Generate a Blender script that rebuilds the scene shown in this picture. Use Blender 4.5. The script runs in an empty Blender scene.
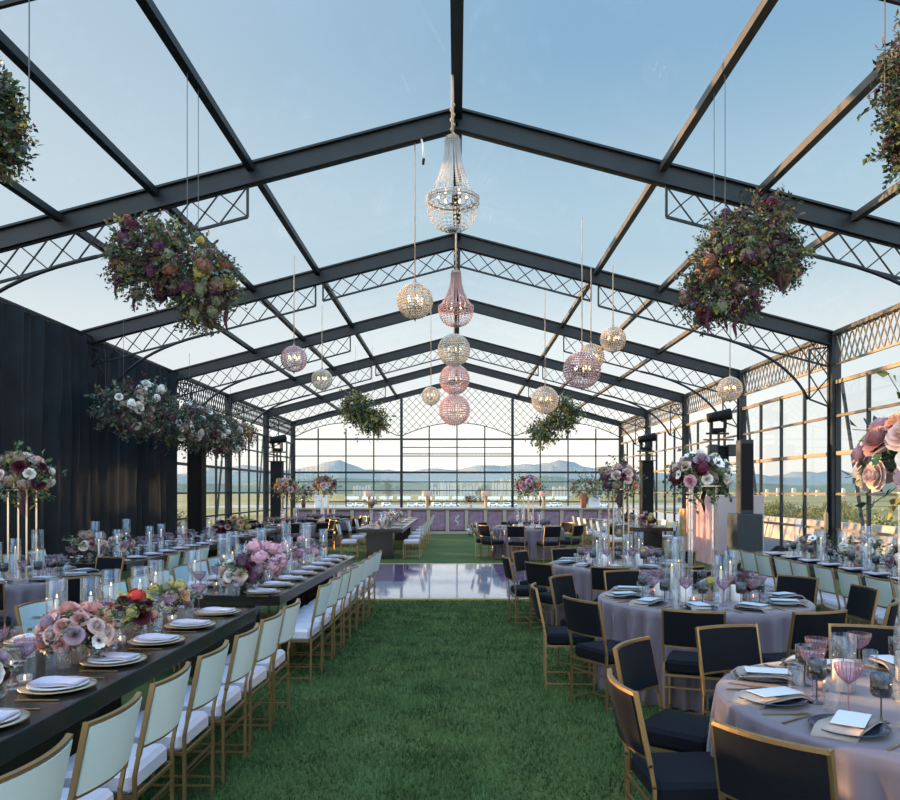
import bpy, math, random
from mathutils import Vector, Matrix
R = random.Random(7)
PI = math.pi
SC = bpy.context.scene
COL = SC.collection
sin, cos = math.sin, math.cos

# ------------------------------------------------------------------ mesh builder
class MB:
    def __init__(s):
        s.v = []; s.f = []; s.m = []; s.cur = 0; s.sm = []; s.smooth = False
    def add(s, vs, fs):
        b = len(s.v); s.v.extend(tuple(v) for v in vs)
        for f in fs:
            s.f.append(tuple(b+i for i in f)); s.m.append(s.cur); s.sm.append(s.smooth)
        return s
    def box(s, x0, x1, y0, y1, z0, z1):
        return s.add([(x0,y0,z0),(x1,y0,z0),(x1,y1,z0),(x0,y1,z0),(x0,y0,z1),(x1,y0,z1),(x1,y1,z1),(x0,y1,z1)],
              [(3,2,1,0),(4,5,6,7),(0,1,5,4),(1,2,6,5),(2,3,7,6),(3,0,4,7)])
    def rbox(s, x0, x1, y0, y1, z0, z1, r):
        # box with bevelled edges
        vs = []; idx = {}
        def P(i, j, k, a):
            key = (i,j,k,a)
            if key not in idx:
                p = [x1 if i else x0, y1 if j else y0, z1 if k else z0]
                sg = [-1 if i else 1, -1 if j else 1, -1 if k else 1]
                for q in range(3):
                    if q != a: p[q] += sg[q]*r
                idx[key] = len(vs); vs.append(tuple(p))
            return idx[key]
        fs = []
        q4 = [(0,0),(1,0),(1,1),(0,1)]
        for a in range(3):
            for side in (0,1):
                f = []
                for (u,w) in q4:
                    t = [u,w]; t.insert(a, side); f.append(P(*t, a))
                if (side == 0) ^ (a == 1): f = f[::-1]
                fs.append(tuple(f))
        for a in range(3):           # edges along axis a
            b, c = (a+1)%3, (a+2)%3
            for u in (0,1):
                for w in (0,1):
                    def K(e, pa):
                        t = [0,0,0]; t[a]=e; t[b]=u; t[c]=w; return P(*t, pa)
                    f = [K(0,b),K(1,b),K(1,c),K(0,c)]
                    if (u ^ w): f = f[::-1]
                    fs.append(tuple(f if True else f))
        for i in (0,1):
            for j in (0,1):
                for k in (0,1):
                    f = [P(i,j,k,0),P(i,j,k,1),P(i,j,k,2)]
                    if (i ^ j ^ k): f = f[::-1]
                    fs.append(tuple(f))
        return s.add(vs, fs)
    def bar(s, p, q, w, h=None, up=(0,0,1)):
        # rectangular bar from p to q, w across, h along up
        h = w if h is None else h
        p = Vector(p); q = Vector(q); d = (q-p)
        if d.length < 1e-6: return s
        d.normalize(); u = Vector(up)
        if abs(d.dot(u)) > .98: u = Vector((0,1,0)) if abs(d.y) < .9 else Vector((1,0,0))
        a = d.cross(u).normalized(); b = a.cross(d).normalized()
        a *= w/2; b *= h/2
        return s.add([p-a-b,p+a-b,p+a+b,p-a+b,q-a-b,q+a-b,q+a+b,q-a+b],
              [(3,2,1,0),(4,5,6,7),(0,1,5,4),(1,2,6,5),(2,3,7,6),(3,0,4,7)])
    def tube(s, pts, r, n=6, cap=True):
        pts = [Vector(p) for p in pts]; L = len(pts); vs = []; fs = []
        rs = r if isinstance(r, (list,tuple)) else [r]*L
        ref = None
        for i, p in enumerate(pts):
            d = (pts[min(i+1,L-1)]-pts[max(i-1,0)]).normalized()
            if ref is None: ref = Vector((1,0,0)) if abs(d.x) < .8 else Vector((0,1,0))
            a = d.cross(ref).normalized(); b = d.cross(a).normalized(); ref = b.cross(d) if False else ref
            for k in range(n):
                t = 2*PI*k/n; vs.append(p + a*(rs[i]*cos(t)) + b*(rs[i]*sin(t)))
        for i in range(L-1):
            for k in range(n):
                fs.append((i*n+k, i*n+(k+1)%n, (i+1)*n+(k+1)%n, (i+1)*n+k))
        if cap:
            fs.append(tuple(range(n))[::-1]); fs.append(tuple(range((L-1)*n, L*n)))
        return s.add(vs, fs)
    def lathe(s, prof, n=16, cx=0, cy=0, cz=0, cap0=False, cap1=False, sq=0):
        vs = []; fs = []
        for (r, z) in prof:
            for k in range(n):
                t = 2*PI*(k+.5)/n
                rr = r
                if sq: rr = r*(1-sq*(.5-.5*cos(4*t))*-.35)
                vs.append((cx+rr*cos(t), cy+rr*sin(t), cz+z))
        for i in range(len(prof)-1):
            for k in range(n):
                fs.append((i*n+k, i*n+(k+1)%n, (i+1)*n+(k+1)%n, (i+1)*n+k))
        if cap0: fs.append(tuple(range(n))[::-1])
        if cap1: fs.append(tuple(range((len(prof)-1)*n, len(prof)*n)))
        return s.add(vs, fs)
    def sphere(s, c, r, n=10, m=6, sz=1.0):
        prof = [(max(1e-4, r*sin(PI*i/m)), -r*sz*cos(PI*i/m)) for i in range(m+1)]
        return s.lathe(prof, n, *c)
    def octa(s, c, r):
        x,y,z = c
        return s.add([(x+r,y,z),(x-r,y,z),(x,y+r,z),(x,y-r,z),(x,y,z+r),(x,y,z-r)],
            [(0,2,4),(2,1,4),(1,3,4),(3,0,4),(2,0,5),(1,2,5),(3,1,5),(0,3,5)])
    def leaf(s, p, d, nrm, L, w):
        # folded pointed leaf, 4 triangles
        d = d.normalized(); a = d.cross(nrm)
        if a.length < 1e-4: a = d.orthogonal()
        a.normalize(); nn = a.cross(d)
        m = p + d*(L*.45)
        return s.add([p, m + a*w + nn*(w*.35), p+d*L, m - a*w + nn*(w*.35), m], [(0,4,1),(1,4,2),(2,4,3),(3,4,0)])
    def mesh(s, name, mats):
        me = bpy.data.meshes.new(name)
        me.from_pydata(s.v, [], s.f); me.update()
        for m in (mats if isinstance(mats, (list,tuple)) else [mats]): me.materials.append(m)
        me.polygons.foreach_set('material_index', s.m)
        me.polygons.foreach_set('use_smooth', s.sm)
        return me

def sm(on=True):
    b = MB(); b.smooth = on; return b

# ------------------------------------------------------------------ materials
def new_mat(name):
    m = bpy.data.materials.new(name); m.use_nodes = True
    nt = m.node_tree; b = nt.nodes['Principled BSDF']; return m, nt, b
def mat(name, col, rough=.5, metal=0., var=0., scale=20., bump=0., sheen=0., emit=None, es=1., trans=0., spec=None, stretch=None, bscale=None):
    m, nt, b = new_mat(name)
    b.inputs['Base Color'].default_value = (*col, 1); b.inputs['Roughness'].default_value = rough; b.inputs['Metallic'].default_value = metal
    if spec is not None: b.inputs['Specular IOR Level'].default_value = spec
    if sheen: b.inputs['Sheen Weight'].default_value = sheen; b.inputs['Sheen Roughness'].default_value = .4
    if trans: b.inputs['Transmission Weight'].default_value = trans
    if emit: b.inputs['Emission Color'].default_value = (*emit, 1); b.inputs['Emission Strength'].default_value = es
    if var or bump:
        tc = nt.nodes.new('ShaderNodeTexCoord'); src = tc.outputs['Object']
        if stretch:
            mp = nt.nodes.new('ShaderNodeMapping'); mp.inputs['Scale'].default_value = stretch
            nt.links.new(src, mp.inputs['Vector']); src = mp.outputs['Vector']
        n = nt.nodes.new('ShaderNodeTexNoise'); n.inputs['Scale'].default_value = scale; n.inputs['Detail'].default_value = 4
        nt.links.new(src, n.inputs['Vector'])
        if var:
            r = nt.nodes.new('ShaderNodeValToRGB')
            r.color_ramp.elements[0].position = .3; r.color_ramp.elements[1].position = .72
            r.color_ramp.elements[0].color = (*[max(0,c*(1-var)) for c in col], 1)
            r.color_ramp.elements[1].color = (*[min(1,c*(1+var)) for c in col], 1)
            nt.links.new(n.outputs['Fac'], r.inputs['Fac']); nt.links.new(r.outputs['Color'], b.inputs['Base Color'])
        if bump:
            n2 = n
            if bscale:
                n2 = nt.nodes.new('ShaderNodeTexNoise'); n2.inputs['Scale'].default_value = bscale; n2.inputs['Detail'].default_value = 3
                nt.links.new(src, n2.inputs['Vector'])
            bp = nt.nodes.new('ShaderNodeBump'); bp.inputs['Strength'].default_value = bump; bp.inputs['Distance'].default_value = .02
            nt.links.new(n2.outputs['Fac'], bp.inputs['Height']); nt.links.new(bp.outputs['Normal'], b.inputs['Normal'])
    return m
def glass(name, tint=(1,1,1), refl=.6, base=.03, rough=.03, diff=0.0, blend=.35):
    m, nt, b = new_mat(name); nt.nodes.remove(b)
    out = nt.nodes['Material Output']
    t = nt.nodes.new('ShaderNodeBsdfTransparent'); t.inputs['Color'].default_value = (*tint, 1)
    g = nt.nodes.new('ShaderNodeBsdfGlossy'); g.inputs['Roughness'].default_value = rough; g.inputs['Color'].default_value = (1,1,1,1)
    lw = nt.nodes.new('ShaderNodeLayerWeight'); lw.inputs['Blend'].default_value = blend
    ma = nt.nodes.new('ShaderNodeMath'); ma.operation = 'MULTIPLY_ADD'; ma.inputs[1].default_value = refl; ma.inputs[2].default_value = base
    nt.links.new(lw.outputs['Facing'], ma.inputs[0])
    mx = nt.nodes.new('ShaderNodeMixShader'); nt.links.new(ma.outputs[0], mx.inputs[0])
    nt.links.new(t.outputs[0], mx.inputs[1]); nt.links.new(g.outputs[0], mx.inputs[2])
    last = mx
    if diff:
        d = nt.nodes.new('ShaderNodeBsdfDiffuse'); d.inputs['Color'].default_value = (*[min(1,c+.15) for c in tint],1)
        m2 = nt.nodes.new('ShaderNodeMixShader'); m2.inputs[0].default_value = diff
        nt.links.new(mx.outputs[0], m2.inputs[1]); nt.links.new(d.outputs[0], m2.inputs[2]); last = m2
    nt.links.new(last.outputs[0], out.inputs['Surface'])
    return m

M = {}
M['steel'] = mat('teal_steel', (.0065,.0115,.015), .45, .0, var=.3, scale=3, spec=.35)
M['steel_sunlit'] = mat('sunlit_steel_tint', (.10,.085,.065), .4, .2, var=.2, scale=4)  # steel with low sunlight put into its colour, for the glass side
M['rail'] = mat('sunlit_rail_tint', (.30,.23,.15), .4, .25)  # gold of low sunlight on the rails put into the colour
M['vinyl'] = glass('clear_vinyl', (.97,.98,.985), .10, .012, .05)
M['pane'] = glass('window_glass', (.95,.96,.95), .14, .02, .02)
M['curtain'] = mat('navy_velvet', (.016,.0205,.025), .85, 0, var=.25, scale=2, sheen=.05, spec=.15)
M['gold'] = mat('brushed_gold', (.31,.20,.09), .40, .8)
M['white_cloth'] = mat('white_upholstery_sky_tint', (.45,.56,.57), .75, 0, var=.03, scale=300, bump=.1)  # white fabric, cool skylight tint put into the backrest colour
M['seat_cloth'] = mat('white_seat_light_tint', (.50,.46,.50), .75, 0, var=.03, scale=300, bump=.1)  # same white fabric, lilac light from above put into the colour
M['black_cloth'] = mat('black_velvet', (.0055,.0065,.010), .8, 0, var=.3, scale=200, bump=.1, sheen=.02, spec=.12)
M['dark_wood'] = mat('dark_stained_wood', (.012,.0115,.011), .2, 0, var=.35, scale=6, stretch=(8,.6,8), bump=.03)
M['lilac'] = mat('lilac_satin', (.135,.106,.132), .40, 0, var=.08, scale=3, sheen=.25, spec=.4)
M['navy_plate'] = mat('navy_ceramic', (.014,.024,.045), .22)
M['beige_napkin'] = mat('taupe_linen', (.27,.225,.20), .85, 0, var=.08, scale=120, bump=.1)
M['menu'] = mat('pale_blue_card', (.42,.49,.56), .8)
M['white_plate'] = mat('cream_ceramic', (.52,.48,.45), .2)
M['charger_glass'] = mat('frosted_gold_charger', (.50,.43,.35), .2, .45)
M['lilac_napkin'] = mat('lilac_white_linen', (.47,.42,.48), .85, 0, var=.04, scale=120, bump=.1)
M['clear'] = glass('clear_glass', (.985,.975,.965), .62, .015, .03, .0, .16)
M['smoke'] = glass('smoked_glass', (.34,.35,.36), .8, .02, .04, .02, .16)
M['purple_glass'] = glass('lilac_glass', (.74,.58,.66), .9, .02, .04, .05, .16)
M['candle'] = mat('ivory_wax', (.72,.67,.56), .5)
M['white_wax'] = mat('white_wax', (.78,.77,.76), .5)
M['flame'] = mat('candle_flame', (1,.6,.2), .5, emit=(1,.55,.18), es=7)
M['wick'] = mat('wick', (.02,.02,.02), .9)
M['vase_dark'] = mat('smoked_vase', (.05,.045,.05), .15)
M['vase_clear'] = glass('rose_vase_glass', (.86,.78,.76), .8, .04, .05, .08, .18)
M['acrylic'] = glass('clear_acrylic', (.90,.88,.84), .7, .08, .03, .05)
M['brass_rod'] = mat('pale_brass_rod', (.52,.43,.31), .25, .6)
for n, c in dict(rose_pink=(.62,.33,.30), rose_blush=(.68,.50,.46), rose_lilac=(.42,.30,.37), white=(.74,.71,.66), peach=(.70,.40,.26), burgundy=(.09,.012,.028),
                 dusty=(.36,.20,.21), pink=(.66,.36,.43), plum=(.10,.04,.07), rust=(.24,.11,.07), yellow=(.42,.34,.10), sage=(.20,.22,.14), red=(.5,.04,.03),
                 taupe=(.27,.19,.15)).items():
    M['p_'+n] = mat('petal_'+n, c, .7, 0, var=.18, scale=30, spec=.25)
M['p_center'] = mat('anemone_center', (.012,.010,.02), .7)
for n, c in dict(leaf=(.065,.105,.040), leaf_dark=(.032,.055,.032), leaf_yellow=(.24,.22,.05), leaf_grey=(.115,.14,.11), leaf_brown=(.14,.085,.055), leaf_plum=(.075,.032,.042)).items():
    M[n] = mat('foliage_'+n, c, .6, 0, var=.3, scale=9, spec=.3)
M['amaranth'] = mat('amaranth_tassel', (.055,.012,.022), .85, 0, var=.4, scale=60, bump=.3)
M['black'] = mat('black_matte', (.006,.006,.007), .7, spec=.2)
M['black_metal'] = mat('black_metal', (.02,.02,.022), .35, .5)
M['speaker_teal'] = mat('dark_teal_cabinet', (.011,.019,.026), .6, 0, var=.15, scale=8)
M['wire'] = mat('pale_cord', (.42,.33,.24), .7)
M['thin_wire'] = mat('hanging_wire', (.10,.11,.12), .5, .5)
M['bar_wood'] = mat('pale_bar_wood', (.36,.29,.24), .5, 0, var=.12, scale=5, stretch=(1,1,6))
M['bar_purple'] = mat('plum_bar_panel', (.24,.14,.21), .55, 0, var=.3, scale=7, bump=.1)
M['bar_line'] = mat('dark_panel_trim', (.05,.03,.045), .5)
M['copper_shade'] = mat('copper_lampshade', (.40,.26,.19), .5, 0, emit=(1,.55,.3), es=.12)
M['lamp_wood'] = mat('oak_lamp_post', (.45,.28,.13), .5, 0, var=.2, scale=10)
M['terracotta'] = mat('terracotta', (.33,.13,.08), .7)
M['pink_drape'] = mat('pink_pleated_drape', (.55,.33,.33), .6, 0, var=.08, scale=3, sheen=.2)
M['mauve_panel'] = mat('mauve_grey_panel', (.44,.37,.38), .6, 0, var=.04, scale=2)
M['white_box'] = mat('white_plastic', (.75,.77,.80), .5)
M['gold_edge'] = mat('gold_edging', (.55,.38,.10), .4, .6)
M['bulb'] = mat('warm_bulb', (1,.8,.5), .4, emit=(1,.66,.34), es=3.2)
def bead(name, col, tr=.3):
    m, nt, b = new_mat(name); nt.nodes.remove(b); out = nt.nodes['Material Output']
    t = nt.nodes.new('ShaderNodeBsdfTransparent'); t.inputs['Color'].default_value = (*[min(1,c*1.15+.1) for c in col],1)
    d = nt.nodes.new('ShaderNodeBsdfDiffuse'); d.inputs['Color'].default_value = (*col,1)
    l = nt.nodes.new('ShaderNodeBsdfTranslucent'); l.inputs['Color'].default_value = (*col,1)
    g = nt.nodes.new('ShaderNodeBsdfGlossy'); g.inputs['Roughness'].default_value = .08
    def mix(f, a, c):
        x = nt.nodes.new('ShaderNodeMixShader'); x.inputs[0].default_value = f
        nt.links.new(a.outputs[0], x.inputs[1]); nt.links.new(c.outputs[0], x.inputs[2]); return x
    x = mix(.22, mix(tr, mix(.5, d, l), t), g)
    nt.links.new(x.outputs[0], out.inputs['Surface']); return m
M['bead_pink'] = bead('pink_crystal', (.84,.60,.57), .22)
M['bead_champagne'] = bead('champagne_crystal', (.88,.77,.64), .24)
M['bead_clear'] = bead('clear_crystal', (.88,.88,.86), .30)
M['chand_metal'] = mat('antique_brass', (.30,.21,.13), .4, .7)

# turf
def turf_mat():
    m, nt, b = new_mat('artificial_turf')
    tc = nt.nodes.new('ShaderNodeTexCoord')
    n1 = nt.nodes.new('ShaderNodeTexNoise'); n1.inputs['Scale'].default_value = 55; n1.inputs['Detail'].default_value = 6
    n2 = nt.nodes.new('ShaderNodeTexNoise'); n2.inputs['Scale'].default_value = 1.3; n2.inputs['Detail'].default_value = 3
    r1 = nt.nodes.new('ShaderNodeValToRGB'); e = r1.color_ramp.elements
    e[0].position = .3; e[0].color = (.024,.044,.012,1); e[1].position = .75; e[1].color = (.095,.150,.046,1)
    r2 = nt.nodes.new('ShaderNodeValToRGB'); e = r2.color_ramp.elements
    e[0].position = .35; e[0].color = (.75,.85,.75,1); e[1].position = .7; e[1].color = (1.45,1.08,.92,1)
    mx = nt.nodes.new('ShaderNodeMix'); mx.data_type = 'RGBA'; mx.blend_type = 'MULTIPLY'; mx.inputs[0].default_value = 1
    bp = nt.nodes.new('ShaderNodeBump'); bp.inputs['Strength'].default_value = .8; bp.inputs['Distance'].default_value = .02
    L = nt.links
    L.new(tc.outputs['Object'], n1.inputs['Vector']); L.new(tc.outputs['Object'], n2.inputs['Vector'])
    L.new(n1.outputs['Fac'], r1.inputs['Fac']); L.new(n2.outputs['Fac'], r2.inputs['Fac'])
    L.new(r1.outputs['Color'], mx.inputs[6]); L.new(r2.outputs['Color'], mx.inputs[7]); L.new(mx.outputs[2], b.inputs['Base Color'])
    L.new(n1.outputs['Fac'], bp.inputs['Height']); L.new(bp.outputs['Normal'], b.inputs['Normal'])
    b.inputs['Roughness'].default_value = .85; b.inputs['Specular IOR Level'].default_value = .2
    return m
M['turf'] = turf_mat()
M['blade'] = mat('turf_blade', (.066,.112,.032), .7, 0, var=.5, scale=3, spec=.25)
def field_mat():
    m, nt, b = new_mat('golden_field')
    tc = nt.nodes.new('ShaderNodeTexCoord'); mp = nt.nodes.new('ShaderNodeMapping'); mp.inputs['Scale'].default_value = (.4,1,1)
    n1 = nt.nodes.new('ShaderNodeTexNoise'); n1.inputs['Scale'].default_value = .022; n1.inputs['Detail'].default_value = 8; n1.inputs['Roughness'].default_value = .65
    r1 = nt.nodes.new('ShaderNodeValToRGB'); e = r1.color_ramp.elements
    e[0].position = .36; e[0].color = (.075,.085,.022,1); e[1].position = .66; e[1].color = (.36,.27,.13,1)
    q = r1.color_ramp.elements.new(.5); q.color = (.20,.18,.055,1)
    L = nt.links; L.new(tc.outputs['Object'], mp.inputs['Vector']); L.new(mp.outputs['Vector'], n1.inputs['Vector'])
    L.new(n1.outputs['Fac'], r1.inputs['Fac']); L.new(r1.outputs['Color'], b.inputs['Base Color']); b.inputs['Roughness'].default_value = .9
    return m
M['field'] = field_mat()
M['hill_far'] = mat('hazy_far_hill', (.25,.255,.225), .95, 0, var=.06, scale=.004)  # distance haze put into the colour of both hill ridges
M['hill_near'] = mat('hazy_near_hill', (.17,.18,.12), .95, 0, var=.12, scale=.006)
M['asphalt'] = mat('pale_asphalt', (.34,.31,.29), .9, 0, var=.1, scale=.3)
M['concrete'] = mat('barrier_concrete', (.48,.40,.33), .85, 0, var=.12, scale=2)
M['dark_deck'] = mat('dark_deck_paving', (.06,.065,.075), .7, 0, var=.2, scale=1)
M['bark'] = mat('bark', (.09,.06,.04), .9, 0, var=.3, scale=8)
M['truck_white'] = mat('white_truck_paint', (.80,.79,.76), .5)
M['tyre'] = mat('black_rubber', (.02,.02,.02), .8)
M['car_glass'] = mat('dark_car_glass', (.03,.04,.05), .1)
def building_mat(name, col, win):
    m, nt, b = new_mat(name)
    tc = nt.nodes.new('ShaderNodeTexCoord'); br = nt.nodes.new('ShaderNodeTexBrick')
    br.offset = 0; br.inputs['Scale'].default_value = .25; br.inputs['Color1'].default_value = (*win,1); br.inputs['Color2'].default_value = (*win,1); br.inputs['Mortar'].default_value = (*col,1)
    br.inputs['Mortar Size'].default_value = .07; br.inputs['Brick Width'].default_value = .6; br.inputs['Row Height'].default_value = .4
    mp = nt.nodes.new('ShaderNodeMapping'); mp.inputs['Rotation'].default_value = (PI/2,0,0)
    nt.links.new(tc.outputs['Object'], mp.inputs['Vector']); nt.links.new(mp.outputs['Vector'], br.inputs['Vector'])
    nt.links.new(br.outputs['Color'], b.inputs['Base Color']); b.inputs['Roughness'].default_value = .7
    return m
M['bld_a'] = building_mat('cream_facade', (.60,.53,.45), (.36,.34,.32))
M['bld_b'] = building_mat('grey_facade', (.45,.43,.42), (.36,.37,.4))
def dance_mat():
    m, nt, b = new_mat('glossy_dance_floor')
    tc = nt.nodes.new('ShaderNodeTexCoord'); sx = nt.nodes.new('ShaderNodeSeparateXYZ'); L = nt.links
    L.new(tc.outputs['Object'], sx.inputs[0])
    def math_(op, a, bb=None):
        n = nt.nodes.new('ShaderNodeMath'); n.operation = op
        for i, v in enumerate((a, bb)):
            if v is None: continue
            if isinstance(v, (int,float)): n.inputs[i].default_value = v
            else: L.new(v, n.inputs[i])
        return n.outputs[0]
    ax = math_('ABSOLUTE', sx.outputs['X']); 
    # plum border: sides, and far corners cut on the diagonal
    s1 = math_('ADD', ax, math_('MULTIPLY', sx.outputs['Y'], .28))
    b1 = math_('GREATER_THAN', s1, 2.25)
    b2 = math_('GREATER_THAN', sx.outputs['Y'], -.55)
    nz = nt.nodes.new('ShaderNodeTexNoise'); nz.inputs['Scale'].default_value = 1.1
    L.new(tc.outputs['Object'], nz.inputs['Vector'])
    b3 = math_('MULTIPLY', b2, math_('MULTIPLY', math_('GREATER_THAN', ax, .82), .9))  # plum stops mid-floor; a pale reflection is put into the pattern
    mk = math_('MAXIMUM', b1, b3)
    br = nt.nodes.new('ShaderNodeTexBrick'); br.offset = 0; br.inputs['Scale'].default_value = 1; br.inputs['Brick Width'].default_value = 1.22; br.inputs['Row Height'].default_value = 1.22
    br.inputs['Mortar Size'].default_value = .006; br.inputs['Color1'].default_value = (.27,.26,.30,1); br.inputs['Color2'].default_value = (.24,.23,.27,1); br.inputs['Mortar'].default_value = (.3,.28,.33,1)
    L.new(tc.outputs['Object'], br.inputs['Vector'])
    mx = nt.nodes.new('ShaderNodeMix'); mx.data_type = 'RGBA'; L.new(mk, mx.inputs[0]); L.new(br.outputs['Color'], mx.inputs[6]); mx.inputs[7].default_value = (.12,.07,.135,1)
    L.new(mx.outputs[2], b.inputs['Base Color']); b.inputs['Roughness'].default_value = .06; b.inputs['Specular IOR Level'].default_value = .42
    return m
M['dance'] = dance_mat()

# ------------------------------------------------------------------ object helpers
def link(o): COL.objects.link(o); return o
def tag(o, label=None, cat=None, group=None, kind=None):
    if label: o['label'] = label
    if cat: o['category'] = cat
    if group: o['group'] = group
    if kind: o['kind'] = kind
    return o
def obj(name, mesh, parent=None, loc=(0,0,0), rz=0, scale=1, label=None):
    o = bpy.data.objects.new(name, mesh); link(o)
    o.location = loc
    if rz: o.rotation_euler = (0,0,rz)
    if scale != 1: o.scale = (scale,)*3 if not isinstance(scale, tuple) else scale
    if parent: o.parent = parent
    if label: o['label'] = label
    return o
def empty(name, loc, rz=0, scale=1):
    o = bpy.data.objects.new(name, None); link(o); o.location = loc; o.rotation_euler = (0,0,rz); o.empty_display_size = .1
    if scale != 1: o.scale = (scale,)*3
    return o
class Kind:
    """one design of thing: parts = [(name, mesh, [(sub_name, mesh)...])]; no parts -> one mesh"""
    def __init__(s, name, cat, parts=None, mesh=None):
        s.name = name; s.cat = cat; s.parts = parts; s.mesh = mesh
    def put(s, loc, rz=0, label=None, group=None, scale=1):
        if s.mesh is not None:
            o = obj(s.name, s.mesh, None, loc, rz, scale)
        else:
            o = empty(s.name, loc, rz, scale)
            for p in s.parts:
                q = obj(p[0], p[1], o)
                if len(p) > 2:
                    for sp in p[2]: obj(sp[0], sp[1], q)
        return tag(o, label, s.cat, group)
def struct(name, mesh, loc=(0,0,0), parent=None):
    o = obj(name, mesh, parent, loc); 
    if not parent: o['kind'] = 'structure'
    return o
ORD = ['first','second','third','fourth','fifth','sixth','seventh','eighth','ninth','tenth','eleventh','twelfth','thirteenth','fourteenth']

# ------------------------------------------------------------------ camera
F = 764.; CX = 457.; CY = 491.; HC = 1.7
cam = bpy.data.cameras.new('camera'); co = bpy.data.objects.new('camera', cam); link(co)
co.location = (0,0,HC); co.rotation_euler = (PI/2,0,0)
cam.sensor_width = 36; cam.lens = 36*F/900; cam.shift_x = (450-CX)/900; cam.shift_y = (CY-400)/900
cam.clip_end = 9000; cam.clip_start = .05
SC.camera = co
def at(px, py, Y): return Vector(((px-CX)*Y/F, Y, HC-(py-CY)*Y/F))

# ------------------------------------------------------------------ world + sun
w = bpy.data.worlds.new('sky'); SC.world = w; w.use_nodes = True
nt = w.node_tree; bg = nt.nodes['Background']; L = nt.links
tc = nt.nodes.new('ShaderNodeTexCoord'); sx = nt.nodes.new('ShaderNodeSeparateXYZ'); L.new(tc.outputs['Generated'], sx.inputs[0])
r = nt.nodes.new('ShaderNodeValToRGB'); r.color_ramp.interpolation = 'EASE'
els = r.color_ramp.elements
els[0].position = 0; els[0].color = (1.22,1.10,.96,1); els[1].position = 1; els[1].color = (.13,.30,.58,1)
for p_, c_ in ((.07,(1.16,1.13,1.06,1)),(.16,(.90,.96,.97,1)),(.30,(.48,.66,.78,1)),(.52,(.26,.455,.65,1))):
    e = els.new(p_); e.color = c_
L.new(sx.outputs['Z'], r.inputs['Fac'])
# paler towards the low sun (-X)
r2 = nt.nodes.new('ShaderNodeMapRange'); r2.inputs['From Min'].default_value = .12; r2.inputs['From Max'].default_value = -.62; r2.inputs['To Min'].default_value = 0; r2.inputs['To Max'].default_value = .62
L.new(sx.outputs['X'], r2.inputs['Value'])
nz = nt.nodes.new('ShaderNodeTexNoise'); nz.inputs['Scale'].default_value = 2.2; nz.inputs['Detail'].default_value = 5
mpw = nt.nodes.new('ShaderNodeMapping'); mpw.inputs['Scale'].default_value = (1,1,3); L.new(tc.outputs['Generated'], mpw.inputs['Vector']); L.new(mpw.outputs['Vector'], nz.inputs['Vector'])
nr = nt.nodes.new('ShaderNodeMapRange'); nr.inputs['From Min'].default_value = .55; nr.inputs['From Max'].default_value = .85; nr.inputs['To Max'].default_value = .22
L.new(nz.outputs['Fac'], nr.inputs['Value'])
ad = nt.nodes.new('ShaderNodeMath'); ad.operation = 'MAXIMUM'; L.new(r2.outputs[0], ad.inputs[0]); L.new(nr.outputs[0], ad.inputs[1])
mx = nt.nodes.new('ShaderNodeMix'); mx.data_type = 'RGBA'; L.new(ad.outputs[0], mx.inputs[0]); L.new(r.outputs['Color'], mx.inputs[6]); mx.inputs[7].default_value = (.74,.80,.83,1)
r3 = nt.nodes.new('ShaderNodeMapRange'); r3.inputs['From Min'].default_value = .22; r3.inputs['From Max'].default_value = .60; r3.inputs['To Max'].default_value = .72; L.new(sx.outputs['X'], r3.inputs['Value'])
r4 = nt.nodes.new('ShaderNodeMapRange'); r4.inputs['From Min'].default_value = .34; r4.inputs['From Max'].default_value = .12; L.new(sx.outputs['Z'], r4.inputs['Value'])
r5 = nt.nodes.new('ShaderNodeMath'); r5.operation = 'MULTIPLY'; L.new(r3.outputs[0], r5.inputs[0]); L.new(r4.outputs[0], r5.inputs[1])
mx3 = nt.nodes.new('ShaderNodeMix'); mx3.data_type = 'RGBA'; L.new(r5.outputs[0], mx3.inputs[0]); L.new(mx.outputs[2], mx3.inputs[6]); mx3.inputs[7].default_value = (.56,.68,.73,1)
L.new(mx3.outputs[2], bg.inputs['Color'])
# sky strength raised overhead and behind the camera, added as interior fill
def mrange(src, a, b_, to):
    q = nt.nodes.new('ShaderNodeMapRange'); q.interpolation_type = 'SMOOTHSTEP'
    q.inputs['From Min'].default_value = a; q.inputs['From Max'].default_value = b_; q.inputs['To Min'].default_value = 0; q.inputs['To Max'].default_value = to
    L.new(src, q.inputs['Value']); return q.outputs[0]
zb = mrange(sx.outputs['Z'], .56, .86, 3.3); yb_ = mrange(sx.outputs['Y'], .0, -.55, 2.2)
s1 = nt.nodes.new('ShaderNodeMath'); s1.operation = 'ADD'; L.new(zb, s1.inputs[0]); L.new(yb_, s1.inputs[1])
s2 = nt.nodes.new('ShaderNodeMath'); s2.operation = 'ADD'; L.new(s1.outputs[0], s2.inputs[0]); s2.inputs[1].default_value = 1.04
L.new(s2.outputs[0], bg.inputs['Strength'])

def sun(name, d, col, e, ang):
    l = bpy.data.lights.new(name, 'SUN'); l.color = col; l.energy = e; l.angle = ang
    o = bpy.data.objects.new(name, l); link(o); o.rotation_euler = Vector(d).to_track_quat('-Z','Y').to_euler(); return o
sun('low_sun', (1,-.50,-.105), (1,.62,.30), 13, math.radians(1.0))
sun('added_bounce_sun', (-1,.12,-.16), (1,.60,.32), .6, math.radians(3))  # second sun added to stand in for light off the glass wall
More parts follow.
